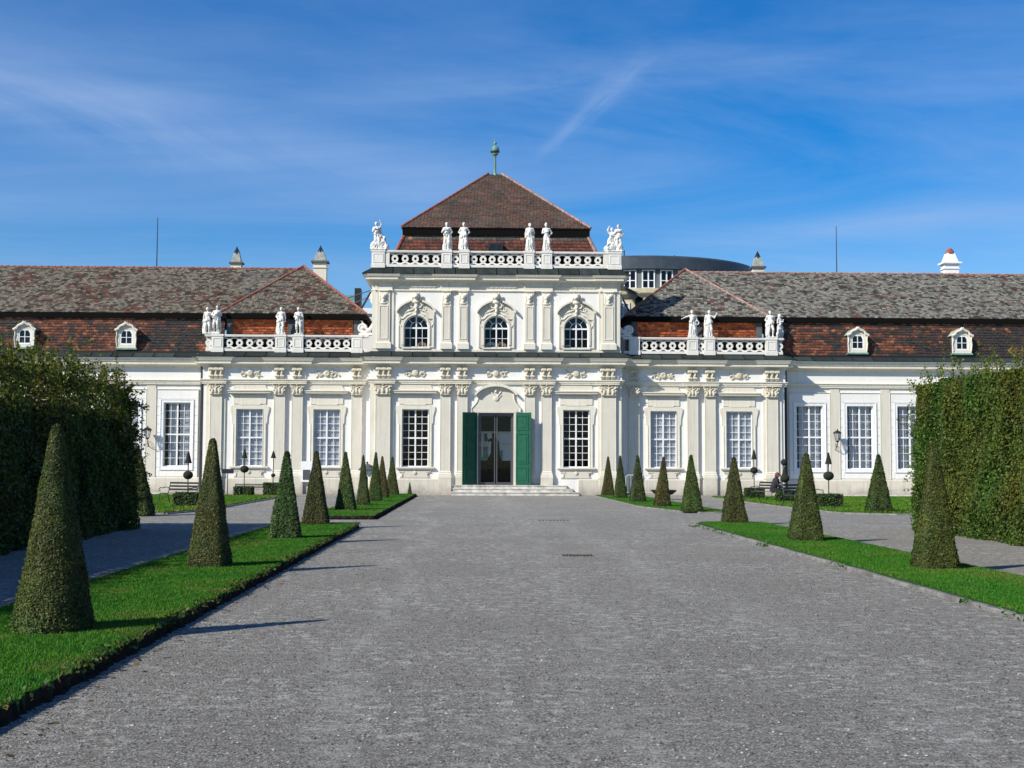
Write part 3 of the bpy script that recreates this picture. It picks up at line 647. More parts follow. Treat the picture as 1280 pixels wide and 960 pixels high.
# --- entrance: steps, glazed door, two green shutters
for i, (a, b, z, d) in enumerate(((-2.32, 4.35, .18, 1.45), (-2.25, 4.05, .355, 1.1), (-2.2, 3.75, .53, .75))):
    MB().box(a, b, YC-d, YC, z-.175 if i else 0, z-.035).obj('step', MT['step'], palace)
    MB().box(a-.03, b+.03, YC-d-.03, YC+(.5 if i == 2 else 0), z-.035, z).obj('step_tread', MT['step'], palace)
mb = MB(); mb.strip([(-.87, .54), (-.87, 4.28), (.87, 4.28), (.87, .54)], [(-.95, .54), (-.95, 4.37), (.95, 4.37), (.95, .54)], YC+.10, YC+.2)
mb.box(-.87, .87, YC+.1, YC+.2, .54, .60)
door = mb.obj('entrance_door', MT['greypaint'], palace)
for s in (-1, 1):
    a, b = sorted((s*.03, s*.86))
    lf = MB().strip([(a+.055, .67), (a+.055, 4.2), (b-.055, 4.2), (b-.055, .67)], [(a, .61), (a, 4.27), (b, 4.27), (b, .61)], YC+.12, YC+.17, True).obj('door_leaf', MT['greypaint'], door)
    MB().box(a+.05, b-.05, YC+.14, YC+.15, .66, 4.21).obj('door_glass', MT['doorglass'], door)
for s, lab in ((-1, 'dark shaded green shutter leaf'), (1, 'sunlit green shutter leaf')):
    a = math.atan2(.60, .86) if s > 0 else .70; W = 1.05
    # local frame: x along the leaf away from its hinge, z up, y to its back
    o = MB().box(0, W, 0, .045, 0, 3.84).obj('door_shutter', MT['green'], palace, (s*.98, YC-.02, .54), (0, 0, -a if s > 0 else a-pi)); o['label'] = lab
    ysg = -1 if s > 0 else 1
    for (z0, z1) in ((.12, .98), (1.12, 2.75), (2.90, 3.70)):
        def yy(d): return sorted((0 if s > 0 else .045, (0-d) if s > 0 else .045+d))
        mb = MB(); mb.strip([(.19, z0+.07), (.19, z1-.07), (W-.19, z1-.07), (W-.19, z0+.07)], [(.13, z0), (.13, z1), (W-.13, z1), (W-.13, z0)], *yy(.03), True)
        mb.box(.25, W-.25, *yy(.022), z0+.13, z1-.13); mb.obj('shutter_panel', MT['green'], o)

# --- upper storey
for a, b in ((1.53, 2.03), (2.43, 2.94)):
    for s in (-1, 1):
        x0, x1 = sorted((s*a, s*b)); o = MB().box(x0, x1, YC-.10, YC+.01, 8.15, 10.2).obj('upper_pilaster', MT['cream'], palace)
        MB().strip([(x0+.1, 8.35), (x0+.1, 10.05), (x1-.1, 10.05), (x1-.1, 8.35)], [(x0+.06, 8.31), (x0+.06, 10.09), (x1-.06, 10.09), (x1-.06, 8.31)], YC-.125, YC-.10, True).obj('panel_moulding', MT['trim'], o)
        MB().sweep([(x0, YC), (x0, YC-.10), (x1, YC-.10), (x1, YC)], [(0, 7.77), (.06, 7.78), (.06, 8.08), (.03, 8.12), (0, 8.15)]).obj('pilaster_base', MT['trim'], o)
def mask_mesh(k):
    def f(P):
        W = .25; D = d_box(P, (0, .03, .36), (W, .05, .34), .03)
        D = np.minimum(D, d_box(P, (0, .0, .69), (W+.03, .09, .03), .01)); D = np.minimum(D, d_ell(P, (0, .02, .04), (W-.04, .08, .09)))
        D = sm(D, d_ell(P, (0, -.05, .36), (.125, .11, .16)), .02); D = sm(D, d_ell(P, (0, -.15, .34), (.03, .05, .05)), .02)
        for s in (-1, 1):
            D = sm(D, d_ell(P, (s*.12, -.04, .47), (.06, .07, .09)), .02); D = np.maximum(D, -d_ell(P, (s*.05, -.17, .40), (.03, .04, .022)))
            D = sm(D, d_cap(P, (s*.19, 0, .55), (s*.2, 0, .15), .04, .03), .02)
        D = np.maximum(D, -d_ell(P, (0, -.16, .26), (.04, .04, .02))); return sm(D, d_ell(P, (0, -.05, .17), (.07, .07, .08)), .02)
    return sculpt('mask_capital', f, (-.3, -.25, -.08), (.3, .1, .75), .02, MT['trim'])
mk = mask_mesh(0)
for s in (-1, 1):
    for x in (1.78, 2.68): link('mask_capital', mk, palace, (s*x, YC-.10, 10.2))
    x0, x1 = sorted((s*5.70, s*6.38)); o = MB().box(x0, x1, YC-.14, YC+.01, 8.15, 10.9).obj('upper_pilaster', MT['cream'], palace)
    MB().strip([(x0+.15, 8.35), (x0+.15, 10.05), (x1-.15, 10.05), (x1-.15, 8.35)], [(x0+.1, 8.3), (x0+.1, 10.1), (x1-.1, 10.1), (x1-.1, 8.3)], YC-.165, YC-.14, True).obj('panel_moulding', MT['trim'], o)
    MB().sweep([(x0, YC), (x0, YC-.14), (x1, YC-.14), (x1, YC)], [(0, 7.77), (.07, 7.78), (.07, 8.08), (.03, 8.12), (0, 8.15)]).obj('pilaster_base', MT['trim'], o)
    link('mask_capital', mk, o, (s*6.04, YC-.14, 10.2))
    MB().box(*sorted((s*6.381, s*6.66)), YC-.07, YC+.01, 7.77, 10.9).obj('half_pilaster', MT['trim'], palace)
    MB().box(*sorted((s*5.50, s*5.699)), YC-.07, YC+.01, 7.77, 10.9).obj('half_pilaster', MT['trim'], palace)
    link('mask_capital', mk, palace, (s*6.70, YC+.25, 10.2), (0, 0, s*pi/2), (.8, .8, 1))
MB().sweep([(-6.65, 9), (-6.65, YC), (6.65, YC), (6.65, 9)], [(0, 7.6), (.05, 7.6), (.05, 7.76), (0, 7.77)]).obj('base_course', MT['trim'], palace)
Pu = sorted([tuple(sorted((s*a, s*b))) for s in (-1, 1) for a, b in ((1.5, 2.98), (5.62, 6.45))])
up_path = [(-6.65, 9), (-6.65, YC)]+brk(Pu, YC, .10)+[(6.65, YC), (6.65, 9)]
MB().sweep(up_path, [(0, 10.88), (.05, 10.88), (.08, 10.93), (.04, 10.97), (.03, 11.36), (0, 11.36)]).obj('upper_frieze', MT['trim'], palace)
MB().sweep(up_path, [(0, 11.361), (.06, 11.361), (.12, 11.42), (.34, 11.45), (.36, 11.47), (.36, 11.58), (.42, 11.62), (.48, 11.74), (0, 11.76)]).obj('upper_cornice', MT['trim'], palace)
def fr_mesh():
    def f(P):
        x, y, z = P.T; D = d_box(P, (0, .02, .1), (1.0, .02, .09))
        for i in range(9):
            c = -.96+i*.24; D = np.minimum(D, d_tor(P, (c, -.01, .1), .06, .022)); D = np.minimum(D, d_ell(P, (c+.12, -.01, .1), (.035, .03, .07)))
        return D
    return sculpt('frieze_ornament', f, (-1.1, -.06, -.02), (1.1, .06, .22), .02, MT['trim'])
fm = fr_mesh()
for x in (-4.3, 0, 4.3): link('frieze_ornament', fm, palace, (x, YC-.06, 11.06))
lead_run(-6.65, 6.65, YC, 11.80, 12.16, .52, -.02, wd=1.08, mitre=(.5, .5))
for s in (-1, 1):   # return of the lead along the sides of the upper block
    x = s*6.65; MB().add([(x+s*.52, YC-.52, 11.75), (x+s*.52, 9, 11.75), (x+s*.52, 9, 11.80), (x+s*.52, YC-.52, 11.80), (x, 9, 12.16), (x, YC-.02, 12.16)], [(0, 1, 2, 3), (3, 2, 4, 5)]).obj('lead_flashing', MT['lead'], palace)
# window cases of the upper storey: shouldered plate, archivolt, hood and lion-head keystone
def keystone_mesh():
    def f(P):
        D = d_ell(P, (0, -.16, .98), (.15, .17, .17)); D = sm(D, d_ell(P, (0, -.32, .94), (.08, .08, .065)), .04)
        for s in (-1, 1):
            D = sm(D, d_ell(P, (s*.13, -.12, 1.14), (.05, .05, .07)), .02); D = sm(D, d_ell(P, (s*.06, -.30, 1.01), (.04, .03, .03)), .015)
            D = sm(D, d_cap(P, (s*.16, -.06, 1.02), (s*.24, -.04, .74), .075, .05), .04); D = sm(D, d_tor(P, (s*.16, -.04, .50), .13, .04), .03)
            D = sm(D, d_cap(P, (s*.28, -.02, .42), (s*.42, -.02, .62), .03, .025), .03); D = sm(D, d_cap(P, (s*.12, -.02, .3), (s*.36, -.02, .20), .035, .03), .03)
            D = sm(D, d_cap(P, (s*.4, 0, .2), (s*.62, 0, .08), .035, .02), .03); D = sm(D, d_tor(P, (s*.46, 0, .30), .08, .025), .02)
            D = sm(D, d_cap(P, (s*.3, -.02, .66), (s*.40, -.02, .44), .03, .02), .03)
        D = np.maximum(D, -d_ell(P, (0, -.40, .875), (.06, .08, .022)))
        D = sm(D, d_ell(P, (0, -.06, .70), (.19, .10, .12)), .03); D = sm(D, d_ell(P, (0, -.06, .42), (.11, .09, .15)), .03)
        D = sm(D, d_ell(P, (0, -.08, .20), (.08, .08, .10)), .03); return sm(D, d_cap(P, (0, -.05, .12), (0, -.05, .0), .06, .04), .03)
    return sculpt('lion_keystone', f, (-.75, -.45, -.08), (.75, .1, 1.28), .022, MT['trim'])
km = keystone_mesh()
for x in (-4.3, 0, 4.3):
    A = [(.67, 7.86), (.67, 8.4)]+arc(0, 8.92, .67, 0, pi, 24)+[(-.67, 8.4), (-.67, 7.86)]
    O = [(.92, 7.86), (.90, 8.5)]; n = 25
    for i in range(n):
        a = pi*i/(n-1); c = cos(a)
        if abs(c) > .80: O.append((math.copysign(.92 if abs(c) > .9 else .98, c), 8.92+(9.72-8.92)*(1-abs(c))/.2))
        else: O.append((.98*c/.8, 9.78+.42*(1-(c/.8)**2)))
    O += [(-.90, 8.5), (-.92, 7.86)]
    MB().strip(A, O, YC-.07, YC).obj('window_case', MT['cream'], palace, (x, 0, 0))
    mb = MB().strip([(.665, 8.0), (.665, 8.92)]+arc(0, 8.92, .665, 0, pi, 24)[1:]+[(-.665, 8.0)], [(.76, 8.0), (.76, 8.92)]+arc(0, 8.92, .76, 0, pi, 24)[1:]+[(-.76, 8.0)], YC-.12, YC)
    mb.box(-.96, -.90, YC-.10, YC, 7.86, 9.6).box(.90, .96, YC-.10, YC, 7.86, 9.6)
    for s in (-1, 1): mb.tube([(s*.93, YC-.08, 9.6), (s*.86, YC-.09, 9.35), (s*.92, YC-.09, 9.15), (s*.80, YC-.12, 8.98)], .03, 5); mb.tube([(s*.25, YC-.1, 9.68), (s*.5, YC-.12, 9.58), (s*.66, YC-.12, 9.42), (s*.82, YC-.1, 9.40)], .04, 6)
    mb.obj('archivolt', MT['trim'], palace, (x, 0, 0))
    for s in (-1, 1):
        q = [(s*1.12*sin(a), 9.72+.60*(cos(a)-.4)/.6) for a in [1.16-i*.88/8 for i in range(9)]]; q2 = [(s*1.16*sin(a), 9.81+.62*(cos(a)-.4)/.6) for a in [1.16-i*.88/8 for i in range(9)]]
        MB().strip(q, q2, YC-.28, YC).obj('arched_hood', MT['trim'], palace, (x, 0, 0))
    link('lion_keystone', km, palace, (x, YC-.08, 9.62))
    MB().box(-.74, .74, YC-.12, YC+.15, 7.79, 7.86).obj('window_sill', MT['trim'], palace, (x, 0, 0))

# --- balustrades with rings between wavy bands
ring_me = MB().strip(arc(0, 0, .075, 0, 2*pi, 16)[:-1], arc(0, 0, .185, 0, 2*pi, 16)[:-1], -.06, .06, True).mesh('ring', MT['stone'])
def balustrade(x0, x1, y, z0, H, peds, seg):
    b = MB().box(x0, x1, y-.15, y+.15, z0, z0+.14).obj('balustrade', MT['stone'], palace)
    MB().sweep([(x0, y+.13), (x0, y-.13), (x1, y-.13), (x1, y+.13), (x0, y+.13)], [(0, z0+H-.13), (.03, z0+H-.12), (.05, z0+H-.06), (.05, z0+H-.01), (0, z0+H)]).add([(x0, y-.13, z0+H), (x1, y-.13, z0+H), (x1, y+.13, z0+H), (x0, y+.13, z0+H)], [(0, 1, 2, 3)]).obj('top_rail', MT['stone'], b)
    za, zb = z0+.14, z0+H-.13; zc = (za+zb)/2; hh = (zb-za)/2
    for (a, c) in peds:
        p = MB().box(a, c, y-.19, y+.19, z0-.0, z0+H-.10).box(a-.03, c+.03, y-.22, y+.22, z0+H-.099, z0+H+.01).box(a-.025, c+.025, y-.215, y+.2, z0-.06, z0+.15).obj('pedestal', MT['stone'], b)
        MB().strip([(a+.12, z0+.26), (a+.12, z0+H-.22), (c-.12, z0+H-.22), (c-.12, z0+.26)], [(a+.08, z0+.22), (a+.08, z0+H-.18), (c-.08, z0+H-.18), (c-.08, z0+.22)], y-.21, y-.19, True).obj('panel_moulding', MT['stone'], p)
    for (a, c, n) in seg:
        W = (c-a)/n
        for i in range(n): link('ring', ring_me, b, (a+(i+.5)*W, y, zc))
        for s in (-1, 1):
            lo, hi = [], []; m = 8*n
            for i in range(m+1):
                ph = 2*pi*i/8; z = .5*(hh+.19)-.5*(hh-.19)*cos(ph); z = .175+ (hh-.175)*(.5+.5*cos(ph)); x = a+(c-a)*i/m
                z = .185+(hh-.03-.185)*(.5+.5*cos(ph)); lo.append((x, zc+s*(z-.045))); hi.append((x, zc+s*(z+.05)))
            MB().strip(lo, hi, y-.05, y+.05).obj('wavy_band', MT['stone'], b)
balustrade(-6.5, 6.5, YC+.12, 12.20, .90, [(-6.72, -6.02), (-2.98, -2.42), (-2.02, -1.48), (1.48, 2.02), (2.42, 2.98), (6.02, 6.72)],
           [(-5.75, -3.0, 5), (-2.40, -2.04, 1), (-1.46, 1.46, 6), (2.04, 2.40, 1), (3.0, 5.75, 5)])
for s in (-1, 1):   # narrow second pier inside each corner and the side runs
    MB().box(*sorted((s*5.76, s*6.0)), YC-.02, YC+.26, 12.2, 13.1).obj('pier', MT['stone'], palace)
    MB().box(*sorted((s*6.40, s*6.68)), YC+.4, 8.5, 12.2, 13.08).obj('parapet', MT['stone'], palace)
for s in (-1, 1):
    P = [(14.72, 15.34), (10.42, 11.0), (11.35, 11.93), (7.25, 7.82)]; SG = [(11.95, 14.68, 5), (11.03, 11.33, 1), (7.85, 10.40, 5)]
    balustrade(*sorted((s*6.95, s*15.66)), YW+.12, 7.67, .90, [tuple(sorted((s*a, s*b))) for a, b in P], [(*sorted((s*a, s*b)), n) for a, b, n in SG]+[(*sorted((s*15.36, s*15.66)), 1)])
    MB().box(*sorted((s*15.42, s*15.66)), YW+.3, 2.5, 7.67, 8.55).obj('parapet', MT['stone'], palace)
    # big scroll against the upper block
    def f(P):
        D = d_tor(P, (0, 0, .36), .20, .07); D = np.minimum(D, d_cap(P, (0, -.12, .36), (0, .15, .36), .08, .08)); D = np.minimum(D, d_box(P, (0, .05, .36), (.2, .08, .2), .1))
        for i in range(8):
            t0, t1 = i/8, (i+1)/8; a = (-.02-.55*t0, 0, .14+.42*t0**2.6); b = (-.02-.55*t1, 0, .14+.42*t1**2.6)
            D = sm(D, d_cap(P, a, b, .10, .10), .03)
        return np.minimum(D, d_box(P, (-.3, .06, .02), (.5, .16, .06)))
    link('scroll', sculpt('scroll', f, (-1.1, -.25, -.08), (.4, .3, 1.3), .035, MT['stone']), palace, (s*7.25, YW+.2, 8.62), (0, 0, 0), (s, 1, 1))

# --- roofs
def slab(mb, pts, th=.06):
    a, b, c = Vector(pts[0]), Vector(pts[1]), Vector(pts[2]); n = (b-a).cross(c-a).normalized()
    if n.z < 0: n = -n
    k = len(pts); lo = [tuple(Vector(p)-n*th) for p in pts]
    mb.add([tuple(p) for p in pts]+lo, [tuple(range(k)), tuple(range(2*k-1, k-1, -1))]+[(i, (i+1) % k, k+(i+1) % k, k+i) for i in range(k)])
def col_grey(a, b, r, i, n, red=.10, sc=1.6, sd=1):
    m = len(a); p = vnoise(a, b, sc, sd)*.38+vnoise(a, b*2.2, .45, sd+5)*.62
    g = pal(r, m, [(.24, .235, .21), (.17, .165, .15), (.09, .085, .08), (.17, .13, .11)], [4, 3, 1.6, 1]); rd = pal(r, m, [(.17, .065, .045), (.11, .05, .04), (.06, .045, .04)], [2, 2, 2])
    k = (p+r.normal(0, .09, m)) > (1-red*2.6)*.5+.30; dk = vnoise(a, b*2.4, .28, sd+9)+r.normal(0, .12, m) > .76; c = np.where(k[:, None], rd, g); c[dk] *= .27; return c
def col_red(a, b, r, i, n, dark=.45, sc=2.2, sd=2):
    m = len(a); p = vnoise(a, b*.6, sc, sd)*.45+vnoise(a, b*4.5, .8, sd+3)*.55
    rd = pal(r, m, [(.25, .085, .045), (.17, .065, .04), (.34, .14, .07), (.10, .045, .04)], [4, 4, 1.6, 2]); dk = pal(r, m, [(.05, .042, .04), (.085, .05, .042), (.045, .045, .045)], [3, 2, 2])
    return np.where(((p+r.normal(0, .06, m)) < dark+.03)[:, None], dk, rd)
# long wings
for s in (-1, 1):
    x0, x1 = sorted((s*15.0, s*XE)); e0, e1, rdg = 1.5, 5.5, (9.87, 12.95)
    roof = MB(); slab(roof, [(x0, e0-.0, rdg[0]-.05), (x1, e0, rdg[0]-.05), (x1, e1, rdg[1]-.05), (x0, e1, rdg[1]-.05)]); slab(roof, [(x0, e1, rdg[1]-.06), (x1, e1, rdg[1]-.06), (x1, 9.5, 9.8), (x0, 9.5, 9.8)])
    a0 = s*14.9; xa, xb = sorted((a0, s*XE)); slab(roof, [(xa, 1.02, 7.66), (xb, 1.02, 7.66), (xb, 1.72, 9.75), (xa, 1.72, 9.75)], .1)
    roof = roof.obj('wing_roof', MT['deck'], palace)
    MB().box(xa-.3, xb+.3, 1.42, 1.9, 9.57, 9.80).obj('eave_board', MT['eave'], roof)
    xi = 11.3*s; ta, tb = sorted((xi, s*XE))
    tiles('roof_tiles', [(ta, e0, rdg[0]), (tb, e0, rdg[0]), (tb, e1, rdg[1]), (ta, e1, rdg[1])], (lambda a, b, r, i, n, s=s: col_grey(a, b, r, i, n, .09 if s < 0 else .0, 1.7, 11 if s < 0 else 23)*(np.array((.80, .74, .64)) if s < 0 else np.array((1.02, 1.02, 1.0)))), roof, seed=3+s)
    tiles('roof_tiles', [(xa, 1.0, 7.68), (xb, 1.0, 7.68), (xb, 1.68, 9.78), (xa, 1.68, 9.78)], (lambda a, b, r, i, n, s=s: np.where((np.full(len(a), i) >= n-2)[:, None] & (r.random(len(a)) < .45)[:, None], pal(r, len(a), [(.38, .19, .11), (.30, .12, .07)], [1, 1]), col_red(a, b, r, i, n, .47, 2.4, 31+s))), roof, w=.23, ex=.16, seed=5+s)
    mb = MB(); k = int((tb-ta)/.38)
    for i in range(k):
        xx = ta+i*.38; z = rdg[1]+random.uniform(-.008, .008); mb.tube([(xx, e1, z), (xx+.40, e1, z+.03)], [.065, .08], 8)
    mb.obj('ridge_tiles', MT['ridge'] if s < 0 else MT['ridgepink'], roof)['kind'] = 'stuff'
    # gutter
    MB().sweep([(xa, .98), (xb, .98)], [(0, 7.60), (.12, 7.60), (.13, 7.69), (0, 7.71)]).obj('gutter', MT['black'], palace)
# side pavilions: hipped roof in front of the ridge
for s in (-1, 1):
    cx = 11.08*s; hw = 3.98; ze, za = 9.79, 12.99; ye, ya = .75, 4.75; A = (cx, ya, za); El, Er = (cx-hw, ye, ze), (cx+hw, ye, ze); Bl, Br = (cx-hw, ya+4, ze), (cx+hw, ya+4, ze)
    roof = MB(); dn = lambda p: (p[0], p[1], p[2]-.05)
    slab(roof, [dn(El), dn(Er), dn(A)]); slab(roof, [dn(El), dn(A), dn(Bl)]); slab(roof, [dn(Er), dn(Br), dn(A)])
    roof = roof.obj('pavilion_roof', MT['deck'], palace)
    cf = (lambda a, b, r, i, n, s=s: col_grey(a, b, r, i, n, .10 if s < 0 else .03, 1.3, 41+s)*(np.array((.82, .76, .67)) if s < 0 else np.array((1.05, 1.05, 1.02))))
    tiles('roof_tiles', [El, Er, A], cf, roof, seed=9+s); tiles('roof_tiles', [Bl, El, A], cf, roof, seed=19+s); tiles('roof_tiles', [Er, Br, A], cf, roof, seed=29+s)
    for E_ in (El, Er):
        mb = MB(); a, b = Vector(E_), Vector(A); n = int((b-a).length/.36)
        for i in range(n): p = a.lerp(b, i/n); q = a.lerp(b, (i+1.06)/n); mb.tube([p+Vector((0, 0, .03)), q+Vector((0, 0, .06))], [.075, .06], 8)
        mb.obj('ridge_tiles', MT['ridge'] if s < 0 or E_ is El else MT['ridgepink'], roof)['kind'] = 'stuff'
    MB().box(cx-hw+.04, cx+hw-.04, .72, 1.25, 9.50, 9.73).box(cx-hw+.04, cx-hw+.35, 1.25, 8.6, 9.58, 9.72).box(cx+hw-.35, cx+hw-.04, 1.25, 8.6, 9.58, 9.72).obj('eave_board', MT['eave'], roof)
    # lower slope: bright brick-red tiles, slate-clad corner strips
    xa, xb = cx-3.35, cx+3.25 if s < 0 else cx+3.35
    lo = MB().box(xa-.25, xb+.25, 1.12, 4, 7.6, 9.6).obj('mansard_wall', MT['slate'], roof)
    tiles('roof_tiles', [(xa, 1.02, 7.7), (xb, 1.02, 7.7), (xb, 1.12, 9.6), (xa, 1.12, 9.6)], lambda a, b, r, i, n: pal(r, len(a), [(.52, .13, .04), (.42, .10, .038), (.26, .07, .04), (.58, .19, .07)], [5, 4, 2, 1])*(1.15+.5*vnoise(a, b*3, .5, 7))[:, None], roof, w=.24, ex=.14, seed=13+s)
    MB().box(cx-.30, cx+.30, .95, 1.09, 7.7, 9.56).obj('slate_strip', MT['slate'], roof)
    for q in (-1, 1): MB().box(*sorted((cx+q*3.30, cx+q*3.62)), .93, 1.09, 7.7, 9.56).obj('slate_strip', MT['slate'], roof)
    for xo in (-1.9, 1.6): MB().lathe([(.0, 0), (.36, 0), (.36, .25), (.30, .5), (.15, .66), (.0, .72)], 12, (cx+xo, .93, 7.72), 1, .4).obj('roof_ventilator', MT['black'], roof)
# centre roof
Zc, ex_, ey0, ey1 = 14.66, 5.22, 1.0, 11.4; aL, aR = (-.42, 6.2, 18.83), (.38, 6.2, 18.83); c = [(-ex_, ey0, Zc), (ex_, ey0, Zc), (ex_, ey1, Zc), (-ex_, ey1, Zc)]
roof = MB(); dn = lambda p: (p[0], p[1], p[2]-.05)
slab(roof, [dn(c[0]), dn(c[1]), dn(aR), dn(aL)]); slab(roof, [dn(c[1]), dn(c[2]), dn(aR)]); slab(roof, [dn(c[2]), dn(c[3]), dn(aL), dn(aR)]); slab(roof, [dn(c[3]), dn(c[0]), dn(aL)])
roof = roof.obj('centre_roof', MT['deck'], palace)
cb = lambda a, b, r, i, n: pal(r, len(a), [(.115, .07, .05), (.085, .06, .048), (.15, .055, .04), (.06, .05, .045)], [4, 4, 2, 2])*(.7+.6*vnoise(a, b*2, .9, 3))[:, None]
tiles('roof_tiles', [c[0], c[1], aR, aL], cb, roof, seed=51); tiles('roof_tiles', [c[1], c[2], aR], cb, roof, seed=52); tiles('roof_tiles', [c[3], c[0], aL], cb, roof, seed=53)
for a, b, k in ((c[0], aL, 'ridge'), (c[1], aR, 'ridgepink')):
    mb = MB(); a, b = Vector(a), Vector(b); n = int((b-a).length/.36)
    for i in range(n): p = a.lerp(b, i/n); q = a.lerp(b, (i+1.06)/n); mb.tube([p+Vector((0, 0, .03)), q+Vector((0, 0, .06))], [.08, .06], 8)
    mb.obj('ridge_tiles', MT[k], roof)['kind'] = 'stuff'
MB().box(-ex_+.05, ex_-.05, ey0+.05, ey0+.5, Zc-.42, Zc-.07).box(-ex_+.05, -ex_+.5, ey0+.5, 11, Zc-.42, Zc-.07).box(ex_-.5, ex_-.05, ey0+.5, 11, Zc-.42, Zc-.07).obj('eave_board', MT['eave'], roof)
b0, b1 = 5.95, 5.0; f0 = [(-b0, .35, 12.2), (b0, .35, 12.2), (b1, 1.3, 14.4), (-b1, 1.3, 14.4)]
mb = MB(); slab(mb, f0, .1); slab(mb, [(b0, .35, 12.2), (b0, 11.5, 12.2), (b1, 10.9, 14.4), (b1, 1.3, 14.4)], .1); slab(mb, [(-b0, 11.5, 12.2), (-b0, .35, 12.2), (-b1, 1.3, 14.4), (-b1, 10.9, 14.4)], .1)
mb.obj('mansard_deck', MT['deck'], roof)
up = lambda p: (p[0], p[1]-.02, p[2]+.02)
cr = lambda a, b, r, i, n: (np.where((r.random(len(a)) < .12)[:, None], pal(r, len(a), [(.40, .18, .10)], [1]), pal(r, len(a), [(.12, .10, .09)], [1])) if n-3 <= i else pal(r, len(a), [(.19, .06, .04), (.15, .05, .035), (.09, .045, .04), (.24, .09, .05)], [4, 4, 3, 1]))*(.7+.5*vnoise(a, b*3, .8, 4))[:, None]
tiles('roof_tiles', [up(p) for p in f0], cr, roof, w=.22, ex=.21, seed=61)
tiles('roof_tiles', [(b0+.01, 11.5, 12.2), (b0+.01, .35, 12.2), (b1+.01, 1.3, 14.4), (b1+.01, 10.9, 14.4)], cr, roof, seed=62); tiles('roof_tiles', [(-b0-.01, .35, 12.2), (-b0-.01, 11.5, 12.2), (-b1-.01, 10.9, 14.4), (-b1-.01, 1.3, 14.4)], cr, roof, seed=63)
for s, k in ((-1, 'ridge'), (1, 'ridgepink')): MB().tube([(s*b0, .33, 12.2), (s*(b0+b1)/2, .8, 13.33), (s*b1, 1.27, 14.45)], .10, 8).obj('hip_tiles', MT[k], roof)
sk = MB().box(-.42, .34, .42, 1.0, 13.02, 13.72).obj('skylight', MT['black'], roof); MB().box(-.34, -.07, .40, .415, 13.1, 13.64).box(-.01, .26, .40, .415, 13.1, 13.64).obj('pane', MT['doorglass'], sk)
MB().lathe([(0, 0), (.3, 0), (.3, .2), (.2, .35), (0, .4)], 10, (-1.0, .65, 12.8)).obj('roof_ventilator', MT['black'], roof)
for x in (3.0, 4.0): MB().lathe([(0, 0), (.36, 0), (.36, .2), (.2, .35), (0, .4)], 10, (x, .65, 12.8)).obj('roof_ventilator', MT['black'], roof)
fin = MB().lathe([(.30, 0), (.20, .05), (.12, .18), (.075, .4), (.065, 1.2), (.09, 1.38), (.2, 1.42), (.2, 1.46), (.10, 1.48), (.16, 1.55)], 14, (-.02, 6.2, 18.6)).obj('roof_finial', MT['copper'], roof, smooth=True)
MB().lathe([(.05, -.02), (.15, .0), (.23, .08), (.26, .2), (.23, .33), (.14, .42), (.05, .46), (.04, .52), (.09, .56), (.11, .62), (.07, .68), (.02, .72), (.02, .78), (.05, .82), (.02, .88)], 14, (-.02, 6.2, 20.10)).obj('orb', MT['copper'], fin, smooth=True)
MB().lathe([(.275, 0), (.285, .03), (.275, .06)], 14, (-.02, 6.2, 20.16)).obj('orb_band', MT['black'], fin)
# added near-black boards standing in for the shadow behind the balustrades
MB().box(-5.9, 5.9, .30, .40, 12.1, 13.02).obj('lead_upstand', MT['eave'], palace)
for s in (-1, 1): a, b = sorted((s*7.3, s*15.0)); MB().box(a, b, .88, .93, 7.6, 8.46).obj('lead_upstand', MT['eave'], palace)
